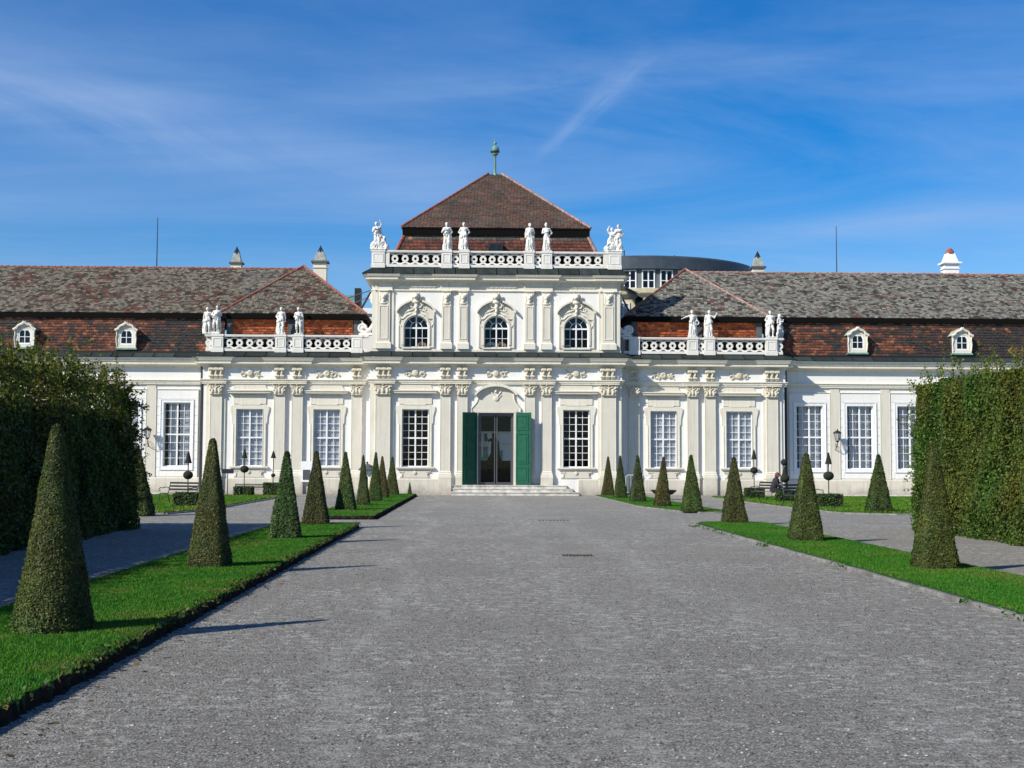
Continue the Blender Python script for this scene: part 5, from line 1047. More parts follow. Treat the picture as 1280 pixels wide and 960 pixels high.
# ================================================================== LAWNS with raised edges
soil_c = MT['soil']
def lawn(name, pts, h, dens, label, seed, edge='earth', near=0, hgt=(.012, .034), tint=(1, 1, 1)):
    """pts = plan outline counter-clockwise; blades over it, an earth or stone kerb round it"""
    P = [Vector(p) for p in pts]; n = len(P)
    top = MB().add([(p.x, p.y, h) for p in P]+[(p.x, p.y, -.02) for p in P], [tuple(range(n))]+[(i, (i+1) % n, n+(i+1) % n, n+i) for i in range(n)]); 
    top.f = [f if len(f) == n and i == 0 else f[::-1] for i, f in enumerate(top.f)]
    o = top.obj(name, turfm); o['kind'] = 'structure'
    arr = np.array(pts); lo, hi = arr.min(0), arr.max(0); r = np.random.default_rng(seed)
    A = (hi-lo).prod(); N_ = int(A*dens); y = lo[1]+(hi[1]-lo[1])*r.random(N_)
    if near: y = lo[1]+(hi[1]-lo[1])*(r.random(N_)**near)
    x = lo[0]+(hi[0]-lo[0])*r.random(N_); ins = np.zeros(N_, bool)
    for i in range(n):
        x1, y1 = arr[i]; x2, y2 = arr[(i+1) % n]; c = ((y1 > y) != (y2 > y)) & (x < (x2-x1)*(y-y1)/((y2-y1) if y2 != y1 else 1e-9)+x1); ins ^= c
    x, y = x[ins], y[ins]; m = len(x); a = r.random(m)*6.28; sc = np.clip(y/14, .8, 3.0); wd = .0045*sc*(1+r.random(m)); hh = (hgt[0]+(hgt[1]-hgt[0])*r.random(m)**1.5)*np.clip(sc, 1, 1.3); la = r.random(m)*6.28; lm = hh*r.uniform(.1, 1.0, m)
    V = np.stack([np.stack([x-np.cos(a)*wd, y-np.sin(a)*wd, np.full(m, h-.004)], -1), np.stack([x+np.cos(a)*wd, y+np.sin(a)*wd, np.full(m, h-.004)], -1), np.stack([x+np.cos(la)*lm, y+np.sin(la)*lm, h+hh], -1)], 1).reshape(-1, 3)
    t = vnoise(x, y, 1.1, 3)[:, None]*.6+vnoise(x, y, .35, 5)[:, None]*.4; c = np.array((.022, .15, .010))*(1-t)+np.array((.075, .205, .012))*t; c = c*(1+r.normal(0, .22, (m, 1))); ye = r.random(m) < .05+.35*(t[:, 0] > .66); c[ye] = np.array((.15, .15, .045)); c = np.clip(c*np.array(tint), .004, 1)
    g = link('grass', npmesh('grass', V, np.arange(3*m).reshape(-1, 3), MT['grass'], c)); T(g, label, 'grass', kind='stuff')
    return o
turfm = mat('turf', (.025, .085, .009), .95, noise=[(2.5, (.55, .75, .5), .35, .6), (60, (.35, .4, .3), .35, .6)], bump=(80, .8, .02))
def edging(name, line, h, w_, m, label, rough=.02, seed=0, step=.07, stone=0):
    """earth lip or kerb stones along a plan line; ragged, rising to h"""
    r = random.Random(seed); P = [Vector(p) for p in line]; mb = MB()
    if stone:
        root = None
        for a, b in zip(P[:-1], P[1:]):
            k = max(1, round((b-a).length/stone)); d = (b-a)/k; nn = Vector((d.y, -d.x)).normalized()
            for i in range(k):
                p, q = a+d*(i+.012), a+d*(i+.988); j = r.uniform(-.006, .006); t = h+r.uniform(-.006, .006); vs = [p, q, q+nn*w_, p+nn*w_]
                me = MB().add([(v.x+j, v.y, -.03) for v in vs]+[(v.x+j, v.y, t-.012) for v in vs]+[(v.x*(1)+j+(.01 if e in (0, 3) else -.01)*0, v.y, t) for e, v in enumerate([p+nn*.012, q+nn*.012, q+nn*(w_-.012), p+nn*(w_-.012)])],
                              [(0, 1, 5, 4), (1, 2, 6, 5), (2, 3, 7, 6), (3, 0, 4, 7), (4, 5, 9, 8), (5, 6, 10, 9), (6, 7, 11, 10), (7, 4, 8, 11), (8, 9, 10, 11)])
                if root is None: root = me.obj(name, m); root['kind'] = 'structure'
                else: me.obj('kerb_stone', m, root)
        return root
    V = []; cnt = 0
    for a, b in zip(P[:-1], P[1:]):
        k = max(2, int((b-a).length/step)); d = (b-a)/k; nn = Vector((d.y, -d.x)).normalized()
        for i in range(k+1):
            p = a+d*i; w1 = w_*(1+r.uniform(-.45, .45)); hh = h*(1+r.uniform(-.14, .22)); p = p+nn*r.uniform(-rough, rough)
            V.append([(p.x-nn.x*.03, p.y-nn.y*.03, h*.9), (p.x+nn.x*.0, p.y+nn.y*.0, hh+.008), (p.x+nn.x*w1*.35, p.y+nn.y*w1*.35, hh*.93), (p.x+nn.x*w1*.5, p.y+nn.y*w1*.5, hh*.45), (p.x+nn.x*w1*(.3+r.random()*.3), p.y+nn.y*w1*.4, .02), (p.x+nn.x*w1*1.1, p.y+nn.y*w1*1.1, -.005)])
    for v in V: mb.v += v
    mb.f = [(i*6+j, (i+1)*6+j, (i+1)*6+j+1, i*6+j+1) for i in range(len(V)-1) for j in range(5)]
    o = mb.obj(name, m); o['kind'] = 'structure'; return o
lawn('lawn', [(-5.0, 4.0), (-2.98, 4.0), (-3.0, 33.2), (-5.0, 33.2)], .105, 9500, 'bright green mown grass of the near left strip under the clipped yews', 1, near=1.35)
edging('lawn_edge', [(-2.98, 33.2), (-2.98, 4)][::1], .105, .10, soil_c, '', seed=1) if False else edging('lawn_edge', [(-2.99, 4), (-3.01, 33.25), (-5.02, 33.25)], .095, .055, soil_c, '', seed=1)
edging('lawn_edge', [(-5.0, 33.25), (-5.0, 4)], .105, .05, soil_c, '', seed=11)
lawn('lawn', [(-5.0, 38.0), (-3.0, 38.0), (-3.05, 65.5), (-5.0, 65.5)], .10, 1500, 'green grass of the far left strip leading to the palace wall', 2)
edging('lawn_edge', [(-5.0, 38.0), (-3.02, 37.98), (-3.05, 65.6)], .10, .12, soil_c, '', seed=2)
lawn('lawn', [(5.95, 9.0), (7.85, 9.0), (7.95, 35.4), (6.5, 35.6), (6.15, 35.2)], .055, 6500, 'bright green mown grass of the near right strip behind a stone kerb', 3, near=1.2)
edging('kerb', [(7.95, 35.55), (6.5, 35.75), (6.03, 35.3), (5.84, 9.0)][::-1] if False else [(6.03, 35.2), (5.92, 9.0)], .05, .10, MT['kerb'], '', stone=.9, seed=3)
edging('kerb', [(7.95, 35.55), (6.45, 35.75), (6.03, 35.25)], .045, .10, MT['kerb'], '', stone=.5, seed=5)
edging('lawn_edge', [(7.92, 9), (7.98, 35.5)], .05, .06, soil_c, '', seed=12)
lawn('lawn', [(6.35, 50), (7.2, 44.4), (7.7, 43.6), (8.6, 43.6), (8.3, 66), (6.2, 66)], .06, 1300, 'green grass of the far right strip with rounded corner', 4)
edging('kerb', [(8.6, 43.5), (7.65, 43.5), (7.1, 44.3), (6.25, 50), (6.1, 66)][::-1] if False else [(6.1, 66), (6.25, 50), (7.1, 44.3), (7.65, 43.5), (8.6, 43.5)][::-1], .05, .10, MT['kerb'], '', stone=.6, seed=6)
lawn('lawn', [(-26, 41.6), (-10.0, 41.6), (-9.4, 44), (-9.5, 63.5), (-26, 63.5)], .06, 300, 'sunlit yellow-green lawn between the left hedge and the palace', 5, hgt=(.03, .07), tint=(1.6, 1.1, 1))
edging('kerb', [(-26, 41.5), (-9.95, 41.5), (-9.3, 43.9), (-9.4, 63.5)], .05, .09, MT['kerb'], '', stone=1.0, seed=7)
lawn('lawn', [(11.8, 62), (12.0, 50), (12.6, 43.4), (14, 42.4), (28, 42.4), (28, 64), (11.8, 64)], .06, 300, 'sunlit yellow-green lawn between the right hedge and the palace', 6, hgt=(.03, .07), tint=(1.6, 1.1, 1))
edging('kerb', [(28, 42.3), (14, 42.3), (12.5, 43.3), (11.9, 50), (11.7, 64)][::-1] if False else [(11.7, 64), (11.9, 50), (12.5, 43.3), (14, 42.3), (28, 42.3)][::-1], .05, .09, MT['kerb'], '', stone=1.0, seed=8)
# weeds spilling over the stone kerb and the earth lip
def leaves_np(C, size, nrm=None, r=None, aspect=1.7, tilt=.6):
    """leaf cards: C centres, one four-cornered leaf each, pointed, slightly folded"""
    n = len(C); d = r.normal(0, 1, (n, 3)) if nrm is None else nrm+r.normal(0, tilt, (n, 3)); d /= np.linalg.norm(d, axis=1)[:, None]
    u = np.cross(d, r.normal(0, 1, (n, 3))); u /= np.linalg.norm(u, axis=1)[:, None]+1e-9; v = np.cross(d, u); s = (size*(.7+.6*r.random(n)))[:, None]
    V = np.stack([C-u*s*.5*aspect, C+v*s*.5-d*s*.08, C+u*s*.5*aspect, C-v*s*.5-d*s*.08], 1).reshape(-1, 3)
    return V, np.arange(4*n).reshape(-1, 4)
def foliage(name, C, size, cols, wts, m, parent=None, nrm=None, seed=0, tilt=.6, var=.25, aspect=1.7, patch=None):
    r = np.random.default_rng(seed); size = np.broadcast_to(size, (len(C),)); V, F = leaves_np(C, size, nrm, r, aspect, tilt)
    w_ = np.array(wts, float); c = np.array(cols)[r.choice(len(cols), len(C), p=w_/w_.sum())]*(1+r.normal(0, var, (len(C), 1)))
    if patch is not None: c = c*patch(C)
    return link(name, npmesh(name, V, F, m, np.clip(c, .002, 1)), parent)
r = np.random.default_rng(5); C = []
for i in range(13):
    y = r.uniform(9, 34)**1.0; n = r.integers(5, 30); x = 5.86+r.normal(0, .04); C.append(np.stack([x+r.normal(0, .07, n), y+r.normal(0, .16, n), .02+abs(r.normal(0, .03, n))], -1))
o = foliage('weeds', np.concatenate(C), .032, [(.04, .11, .015), (.07, .14, .02)], [2, 1], MT['leaf'], seed=2); T(o, 'small weeds creeping over the right kerb', 'weeds', kind='stuff')
C = []
for i in range(240):
    y = r.uniform(6, 33); n = r.integers(4, 22); C.append(np.stack([-3.0+r.normal(0, .035, n), y+r.normal(0, .16, n), .11+r.normal(0, .02, n)], -1))
o = foliage('weeds', np.concatenate(C), .028, [(.04, .10, .02), (.13, .12, .04), (.10, .07, .03)], [4, 2, 1], MT['leaf'], seed=3); T(o, 'dry grass tufts and fallen leaves along the left lawn edge', 'weeds', kind='stuff')
n = 110; C = np.stack([-2.85+abs(r.normal(0, .12, n)), r.uniform(6, 30, n), np.full(n, .008)], -1)
o = foliage('fallen_leaves', C, .04, [(.16, .09, .04), (.10, .07, .04), (.20, .15, .06)], [2, 2, 1], MT['leaf'], nrm=np.array([[0, 0, 1.]]), tilt=.2, seed=6); T(o, 'brown fallen leaves on the gravel beside the left lawn edge', 'leaves', kind='stuff')

# ================================================================== CLIPPED YEW PYRAMIDS
def yew_mesh(w0, w1, H, n, leaf, seed, round_=0.0, tint=(1, 1, 1), bush=0):
    """clipped cone: round_=0 square plan with soft corners, 1 round; leafy shell over a dense core"""
    r = np.random.default_rng(seed); e = 2.0 if round_ > .5 else 9.0
    def rad(th, t):
        c, s = np.abs(np.cos(th)), np.abs(np.sin(th)); base = (c**e+s**e)**(-1/e); hw = (w0+(w1-w0)*t)/2
        hw = hw*np.where(t > .96, np.sqrt(np.clip(1-((t-.96)/.045)**2, .02, 1)), 1)*np.where(t < .04, .93+t*1.75, 1); return base*hw
    th = r.random(n)*2*pi; t = 1-np.sqrt(r.random(n)); t = np.where(r.random(n) < .16, r.random(n), t); lump = 1+.05*(vnoise(th*.55*3, t*H*3, .55, seed)-.5)*2+.025*r.normal(0, 1, n)
    R = rad(th, t)*lump; X, Y, Z = R*np.cos(th), R*np.sin(th), t*H
    st = r.random(n) < .02; R = np.where(st, R+.02, R)
    dth = .02; nx, ny = np.cos(th), np.sin(th)
    if round_ <= .5: k = 4.; nx, ny = np.sign(nx)*np.abs(nx)**k, np.sign(ny)*np.abs(ny)**k
    nn = np.stack([nx, ny, np.full(n, (w0-w1)/2/H)+np.where(t > .97, 1.5, 0)], -1); nn /= np.linalg.norm(nn, axis=1)[:, None]
    C = np.stack([X, Y, Z], -1)-nn*r.random(n)[:, None]**2*.03
    if bush:
        q = int(bush); bt = np.stack([-w0*.25+r.normal(0, .08, q), -w0*.47+r.normal(0, .03, q), abs(r.normal(.08, .07, q))], -1); C = np.concatenate([C, bt]); nn = np.concatenate([nn, np.tile([[-.3, -1, .3]], (q, 1))])
    V, F = leaves_np(C, np.full(len(C), leaf), nn, r, 2.2, .38)
    cc = np.array([(.032, .050, .012), (.052, .072, .015), (.082, .100, .018), (.042, .035, .015), (.12, .12, .03)])[r.choice(5, len(C), p=[.36, .32, .17, .12, .03])]*np.array(tint)
    pt = vnoise(C[:, 0]*3+C[:, 1], C[:, 2]*2, .5, seed+9)[:, None]; cc = cc*(.75+.5*pt)*(1+r.normal(0, .2, (len(C), 1))); cc[:, 0] *= 1+.35*(vnoise(C[:, 0], C[:, 2], .35, seed+3)-.5)
    if bush: cc[-int(bush):] = np.array((.07, .13, .025))*(1+r.normal(0, .2, (int(bush), 1)))
    V = list([V]); F = [F]; cols = [np.clip(cc, .003, 1)]
    # core
    ks, ts = 28, np.concatenate([[0, .04], np.linspace(.1, .94, 9), [.965, .985, .995]]); th = np.arange(ks)/ks*2*pi; cv = []
    for t_ in ts: R = rad(th, np.full(ks, t_))*.955; cv.append(np.stack([R*np.cos(th), R*np.sin(th), np.full(ks, t_*H*.992)], -1))
    cv = np.concatenate(cv); b0 = len(V[0]); cf = np.array([(b0+i*ks+j, b0+i*ks+(j+1) % ks, b0+(i+1)*ks+(j+1) % ks, b0+(i+1)*ks+j) for i in range(len(ts)-1) for j in range(ks)])
    V.append(cv); F.append(cf); cols.append(np.tile([(.012, .015, .006)], (len(cf), 1)))
    return npmesh('yew_foliage', np.concatenate(V), np.concatenate(F), MT['yew'], np.concatenate(cols))
trunk_me = MB().lathe([(.05, -.1), (.04, .4), (.02, 1.0), (.0, 1.01)], 8).mesh('trunk', MT['twig'])
far_me = [yew_mesh(.62, .07, 1.90, 12000, .028, 21+i, 0, tint) for i, tint in enumerate([(.85, 1.05, .9), (1.25, .85, .9), (1, 1, 1)])]
mid_me = [yew_mesh(.62, .08, 1.88, 24000, .022, 31+i, 0, tint) for i, tint in enumerate([(1, 1, 1), (1.1, .95, 1)])]
GY = 'clipped yew pyramids lining the court'
def yew(me, x, y, z, rz, label, H=1.0, W=1.0, group=GY):
    o = empty('yew_pyramid', (x, y, z), rz, label, 'topiary', group); o.scale = (W, W, H)
    link('foliage', me, o, rot=(random.gauss(0, .012), random.gauss(0, .014), random.choice((0, pi/2, pi, -pi/2)) if group and me.name.startswith('yew') and me in far_me+mid_me else 0)); link('trunk', trunk_me, o); return o
yew(yew_mesh(.73, .09, 1.90, 120000, .0125, 1, 1, (.95, 1, .9), 260), -3.88, 12.02, .10, .3, 'tall rounded yew cone nearest the camera on the left lawn, before the dark hedge')
yew(yew_mesh(.56, .08, 1.92, 60000, .016, 2, 0, (1.02, .98, 1)), -3.94, 19.25, .10, -.12, 'slender square yew pyramid before the lit window, second along the left lawn')
yew(yew_mesh(.64, .08, 1.80, 26000, .030, 3, 0, (.75, 1.15, 1.2)), -3.90, 26.5, .10, .1, 'shaggy dark yew pyramid of looser leaves, third along the left lawn')
yew(mid_me[1], -4.03, 34.0-1.4, .10, 0, 'brownish yew pyramid at the far end of the near left lawn', .99, 1.05)
yew(far_me[1], -5.25, 42.1, .05, .1, 'low yew pyramid half hidden behind another, left of the far left lawn', .74, .9)
yew(far_me[0], -4.31, 42.9, .10, 0, 'blunt yew pyramid at the near end of the far left lawn', 1.02, 1.08)
yew(far_me[2], -4.16, 47.8, .10, 0, 'narrow yew pyramid, second along the far left lawn', .98, .80)
yew(far_me[0], -4.11, 52.8, .10, .1, 'yellow-green yew pyramid standing before the garden lantern', 1.06, .95)
yew(far_me[1], -4.22, 58.3, .10, 0, 'reddish tipped yew pyramid, fourth along the far left lawn', .99, .98)
yew(far_me[2], -4.12, 63.6, .10, 0, 'dark yew pyramid below the black paned window left of the door', .99, 1.1)
yew(far_me[2], -3.32, 65.0, .02, 0, 'tiny yew cone at the palace end of the left lawn', .36, .42)
yew(yew_mesh(.60, .09, 1.97, 60000, .018, 4, 0, (1.05, 1.05, .9)), 7.13, 19.8, .05, .02, 'big square yew pyramid in front of the green hedge on the right lawn')
yew(yew_mesh(.66, .09, 1.86, 40000, .020, 5, 0, (1.0, 1.02, .95)), 6.98, 27.0, .05, .03, 'square yew pyramid standing before the benches and left window of the right wing')
yew(mid_me[1], 7.12, 35.2, .05, 0, 'two-toned yew pyramid at the far corner of the near right lawn', .97, 1.08)
yew(far_me[0], 7.43, 43.9, .06, 0, 'broad green yew pyramid at the near end of the far right lawn', 1.02, 1.12)
yew(far_me[1], 7.10, 48.7, .06, .05, 'red-brown yew pyramid before the dark bowl, second along the far right lawn', 1.0, 1.0)
yew(far_me[2], 6.93, 54.7, .06, 0, 'dark yew pyramid, third along the far right lawn', 1.05, 1.1)
yew(far_me[0], 6.86, 60.6, .06, 0, 'slim yew pyramid, fourth along the far right lawn', 1.06, 1.0)
yew(far_me[1], 6.75, 65.3, .06, 0, 'slim yew pyramid closest to the palace on the right', 1.05, 1.05)
yew(far_me[0], 13.79, 43.6, .06, 0, 'green yew pyramid alone on the lawn beside the right hedge', 1.04, 1.3)
yew(far_me[2], -10.52, 40.2, .0, 0, 'shaded yew pyramid at the far end of the dark left hedge', 1.12, 1.65)

# ================================================================== HEDGES
def hedge(name, xb, xt, xback, y0, y1, H, n, leaf, cols, wts, seed, label, shoots, brown, loose=.1):
    """xb base of the court face, xt its top (leaning back), xback the far side"""
    r = np.random.default_rng(seed); o = empty(name, ((xb+xback)/2, (y0+y1)/2, 0), 0, label, 'hedge', 'tall clipped hedges flanking the court'); ox, oy = (xb+xback)/2, (y0+y1)/2
    s = 1 if xback > xb else -1; c = .16
    vs = [(xb+s*c, y0+c, 0), (xback-s*c, y0+c, 0), (xback-s*c, y1-c, 0), (xb+s*c, y1-c, 0), (xt+s*c, y0+c, H-c-loose), (xback-s*c, y0+c, H-c-loose), (xback-s*c, y1-c*1.4-loose*.5, H-c-loose), (xt+s*c, y1-c*1.4-loose*.5, H-c-loose)]
    MB().add([(a-ox, b-oy, c_) for a, b, c_ in vs], [(0, 1, 2, 3), (4, 5, 6, 7), (0, 1, 5, 4), (1, 2, 6, 5), (2, 3, 7, 6), (3, 0, 4, 7)]).obj('hedge_core', MT['core'], o)
    ny = n; t = r.random(ny); y = y0+(y1-y0)*(1-(1-r.random(ny))**1.0); z = t*H; x = xb+(xt-xb)*t; nn = np.tile([(-s, 0, .1)], (ny, 1)); bump = (vnoise(y, z, .8, seed)-.5)*.32+(vnoise(y, z, .25, seed+1)-.5)*.10
    P1 = np.stack([x-s*bump+s*np.abs(r.normal(0, .07, ny))-s*.02, y, z], -1)
    ne = n//3; t = r.random(ne); a = xb+(xt-xb)*t; x = a+(xback-a)*r.random(ne); P2 = np.stack([x, y1+(vnoise(x, t*H, .7, seed+2)-.5)*.2-np.abs(r.normal(0, .08, ne)), t*H], -1); n2 = np.tile([(0, 1., .1)], (ne, 1))
    nt = n//2; x = xt+(xback-xt)*r.random(nt); y = y0+(y1-y0)*r.random(nt); P3 = np.stack([x, y, H+(vnoise(x, y, .7, seed+4)-.5)*.3-np.where(r.random(nt) < (.75 if loose > .2 else 0), r.random(nt)*loose*1.1, np.abs(r.normal(0, .06, nt)))], -1); n3 = np.tile([(0, 0, 1.)], (nt, 1))
    nb = n//5; x = xb+(xback-xb)*r.random(nb); P4 = np.stack([x, np.full(nb, y0)+r.normal(0, .05, nb), H*r.random(nb)], -1); n4 = np.tile([(0, -1., 0)], (nb, 1))
    C = np.concatenate([P1, P2, P3, P4]); NN = np.concatenate([n1 for n1 in (nn, n2, n3, n4)])
    thin = (C[:, 2] > H-loose*1.15)&(r.random(len(C)) < (.50 if loose > .2 else 0)); C, NN = C[~thin], NN[~thin]
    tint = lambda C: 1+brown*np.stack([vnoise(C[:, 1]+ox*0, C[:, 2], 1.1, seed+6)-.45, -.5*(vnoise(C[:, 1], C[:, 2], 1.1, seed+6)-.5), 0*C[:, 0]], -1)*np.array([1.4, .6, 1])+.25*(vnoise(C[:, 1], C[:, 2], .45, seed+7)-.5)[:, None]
    tnt = lambda Q: tint(Q)*np.where((Q[:, 2] > H-.7)&(loose > .2), 1, 0)[:, None]*np.array([.45, .3, .05])+tint(Q)  # loose hedge top: sunlight put into the leaf colour, brighter and yellower
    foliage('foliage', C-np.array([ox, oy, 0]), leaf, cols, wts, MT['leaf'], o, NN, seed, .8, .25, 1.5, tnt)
    # new shoots above the clipped top and out of the end
    CC = []; mb = MB()
    for i in range(shoots):
        if r.random() < .78: bx, by, bz = xt+s*r.uniform(-.05, .9), r.uniform(y0+.2, y1), H-.15; L_ = r.uniform(.2, .75)*(1+.5*(r.random() < .15)); d = np.array([r.normal(0, .12)-s*.05, r.normal(0, .15), 1.])
        else: tz = r.uniform(.12, 1); bx, by, bz = xb+(xt-xb)*tz+s*r.uniform(0, .5), y1-.1, tz*H; L_ = r.uniform(.15, .62); d = np.array([-s*r.uniform(.1, .9), .7, r.uniform(-.1, .9)])
        d /= np.linalg.norm(d); p0 = np.array([bx, by, bz]); p1 = p0+d*L_; k = int(L_*26)+3
        mb.tube([p0-np.array([ox, oy, 0]), p1-np.array([ox, oy, 0])], [.007, .003], 3, False); tt = r.random(k)[:, None]; CC.append(p0+(p1-p0)*tt+r.normal(0, .035, (k, 3)))
    mb.obj('shoots', MT['twig'], o)['kind'] = 'stuff'; C = np.concatenate(CC)
    foliage('shoot_leaves', C-np.array([ox, oy, 0]), leaf*.95, [tuple(np.array(q)*(1.7, 1.45, 1)) for q in cols], wts, MT['leaf'], o, None, seed+1, .8, .25, 1.5)  # shoot leaves brighter and yellower too, sunlit tone put into their colour
    return o
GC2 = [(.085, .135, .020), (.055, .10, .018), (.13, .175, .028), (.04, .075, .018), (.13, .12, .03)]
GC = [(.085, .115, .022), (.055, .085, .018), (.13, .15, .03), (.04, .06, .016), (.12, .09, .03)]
hedge('tall_hedge', 11.25, 11.35, 14.6, 12.0, 32.65, 3.70, 155000, .046, GC2, [4, 4, 2, 2, .6], 71, 'tall sunlit green hedge at the right edge of the court, with ragged shoots on top', 420, .40)
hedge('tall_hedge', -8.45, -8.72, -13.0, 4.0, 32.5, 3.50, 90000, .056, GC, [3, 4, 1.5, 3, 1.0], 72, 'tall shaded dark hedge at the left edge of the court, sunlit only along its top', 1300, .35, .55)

# ================================================================== SMALL THINGS BY THE WALL
bc = [(.035, .07, .014), (.05, .085, .018), (.025, .05, .012)]
def boxy(w_, d, h, n, seed, o, loc=(0, 0, 0), name='box_hedge'):
    r = np.random.default_rng(seed); P = []; NN = []
    for k, (nx, ny, nz, A) in enumerate([(0, -1, 0, w_*h), (0, 1, 0, w_*h), (-1, 0, 0, d*h), (1, 0, 0, d*h), (0, 0, 1, w_*d)]):
        m = int(n*A/(2*w_*h+2*d*h+w_*d)); p = np.stack([(r.random(m)-.5)*w_, (r.random(m)-.5)*d, r.random(m)*h], -1)
        if nx: p[:, 0] = nx*w_/2
        if ny: p[:, 1] = ny*d/2
        if nz: p[:, 2] = h
        P.append(p+r.normal(0, .012, (m, 3))); NN.append(np.tile([(nx, ny, nz)], (m, 1)).astype(float))
    b_ = MB().box(-w_/2+.03, w_/2-.03, -d/2+.03, d/2-.03, 0, h-.03).obj(name, MT['core'], o, loc)
    f_ = foliage('foliage', np.concatenate(P), .045, bc, [2, 1, 2], MT['yew'], b_, np.concatenate(NN), seed, .6); return b_
def ballf(R, c, n, seed, o, cone=None, name='foliage_ball', sz=1):
    r = np.random.default_rng(seed)
    if cone: H = cone; t = 1-np.sqrt(r.random(n)); t[:n//6] = 0; th = r.random(n)*6.283; q = R*(1-t)*1.0+.035*t; q[:n//6] *= np.sqrt(r.random(n//6)); p = np.stack([q*np.cos(th), q*np.sin(th), t*H], -1); nn = np.stack([np.cos(th), np.sin(th), .3+0*th], -1); MB().lathe([(R*.9, .01), (.03, H*.95), (0, H*.96)], 12).obj(name, MT['core'], o, c); b_ = o.children[-1]
    else: nn = r.normal(0, 1, (n, 3)); nn /= np.linalg.norm(nn, axis=1)[:, None]; p = nn*R*np.array([1, 1, sz]); MB().lathe([(0, -R*.93*sz)]+[(R*.93*cos(a), R*.93*sz*sin(a)) for a in [-pi/2+pi*i/10 for i in range(1, 10)]]+[(0, R*.93*sz)], 14).obj(name, MT['core'], o, c); b_ = o.children[-1]
    return foliage('foliage', p, .045, bc, [2, 1, 2], MT['yew'], b_, nn, seed, .6)
def standard(x, y, w_, h, label, zc=1.05, Rb=.25, cone=.42, top=1.72, box=True):
    o = empty('topiary_standard', (x, y, .05), 0, label, 'topiary', 'ball and cone topiaries rising from clipped boxes')
    MB().tube([(0, 0, 0), (0, 0, top)], .022, 6).obj('stem', MT['twig'], o)
    b_ = boxy(w_, w_*.9, h, 1400, int(x*10) % 97, o)
    ballf(Rb, (0, 0, zc), 900, 5, o, sz=.85); ballf(.15, (0, 0, top-.05), 500, 6, o, cone=cone, name='foliage_cone'); return o
standard(-10.5, 47.2, .86, .50, 'ball and cone topiary in a clipped box before the left bench', 1.15, .20, .45, 1.62)
standard(-11.25, 62.8, .84, .42, 'ball and cone topiary in a clipped box under the left pavilion window', 1.30, .23, .50, 1.85)
standard(-9.95, 63.4, .85, .62, 'taller clipped box with a cone on a thin stem, left pavilion', 1.0, .12, .38, 1.88)
standard(13.18, 60.4, .84, .50, 'ball and cone topiary in a clipped box under the right pavilion window', 1.35, .20, .50, 1.90)
standard(13.43, 55.4, .70, .46, 'double ball topiary before the black downpipe', 1.02, .22, .40, 1.20)
standard(13.38, 48.3, .86, .50, 'ball and cone topiary in a clipped box by the right bench', 1.20, .22, .47, 1.68)
o = empty('topiary_ball', (13.43, 55.5, .05), 0, 'small dark ball on a stem in front of the downpipe', 'topiary'); MB().tube([(0, 0, 1.2), (0, 0, 1.75)], .02, 6).obj('stem', MT['twig'], o); ballf(.16, (0, 0, 1.72), 500, 8, o)
# benches of curled iron with slats
def bench(x, y, rz, label, L_=1.5):
    o = empty('garden_bench', (x, y, .02), rz, label, 'bench', 'curled iron garden benches')
    for s in (-1, 1):
        u = s*L_/2; mb = MB()
        mb.tube([(u, -.32, 0), (u, -.26, .2), (u, -.24, .43), (u, 0, .42), (u, .2, .40), (u, .26, .2), (u, .34, 0)], .018, 6)
        mb.tube([(u, .2, .40), (u, .26, .6), (u, .33, .88)], .018, 6); mb.obj('bench_side', MT['black'], o)
        MB().tube([(u, .27, .64), (u, .1, .68), (u, -.1, .64), (u, -.22, .66), (u, -.30, .60), (u, -.28, .53), (u, -.22, .54), (u, -.22, .59)], .016, 6).obj('armrest', MT['black'], o)
    for i in range(5): MB().box(-L_/2+.01, L_/2-.01, -.24+i*.092, -.18+i*.092, .435, .455).obj('slat', MT['greypaint'], o)
    for i in range(3): z = .55+i*.125; yy = .235+i*.045; MB().box(-L_/2+.01, L_/2-.01, yy, yy+.02, z, z+.075).obj('slat', MT['black'], o)
    return o
bench(-11.55, 50.3, -.55, 'black iron bench behind the clipped box before the left wing'); bench(13.0, 50.6, .35, 'black iron bench behind the topiary before the right wing window')
bench(13.05, 57.5, -1.0, 'black iron bench seen end-on by the downpipe, a person seated on it', 1.3)
bench(-11.3, 64.8, 0, 'low dark bench back showing over the clipped box below the left pavilion', 1.6).scale = (1, 1, .66)
# shallow stone bowl on a foot behind the pyramid
o = MB().lathe([(.10, 0), (.16, .02), (.14, .08), (.09, .14), (.14, .2), (.40, .24), (.58, .38), (.62, .44), (.58, .46), (.45, .36), (.0, .38)], 24).obj('garden_bowl', MT['black'], None, (8.9, 60.5, 0), smooth=True); T(o, 'wide dark bowl on a short foot, showing either side of the red-brown pyramid', 'bowl')
# temporary metal barrier by the wall
o = empty('metal_barrier', (8.9, 66.4, 0), 0, 'thin grey crowd barrier in front of the right pavilion wall', 'barrier')
mb = MB().tube([(-1.1, 0, 0), (-1.1, 0, 1.05), (-1.0, 0, 1.1), (1.0, 0, 1.1), (1.1, 0, 1.05), (1.1, 0, 0)], .018, 6).tube([(-1.1, 0, .2), (1.1, 0, .2)], .015, 5); mb.obj('frame', MT['stone'], o)
for i in range(14): link('bar', bpy.data.meshes.get('bar') or MB().tube([(0, 0, .2), (0, 0, 1.1)], .007, 5).mesh('bar', MT['stone']), o, (-1.0+i*.154, 0, 0))
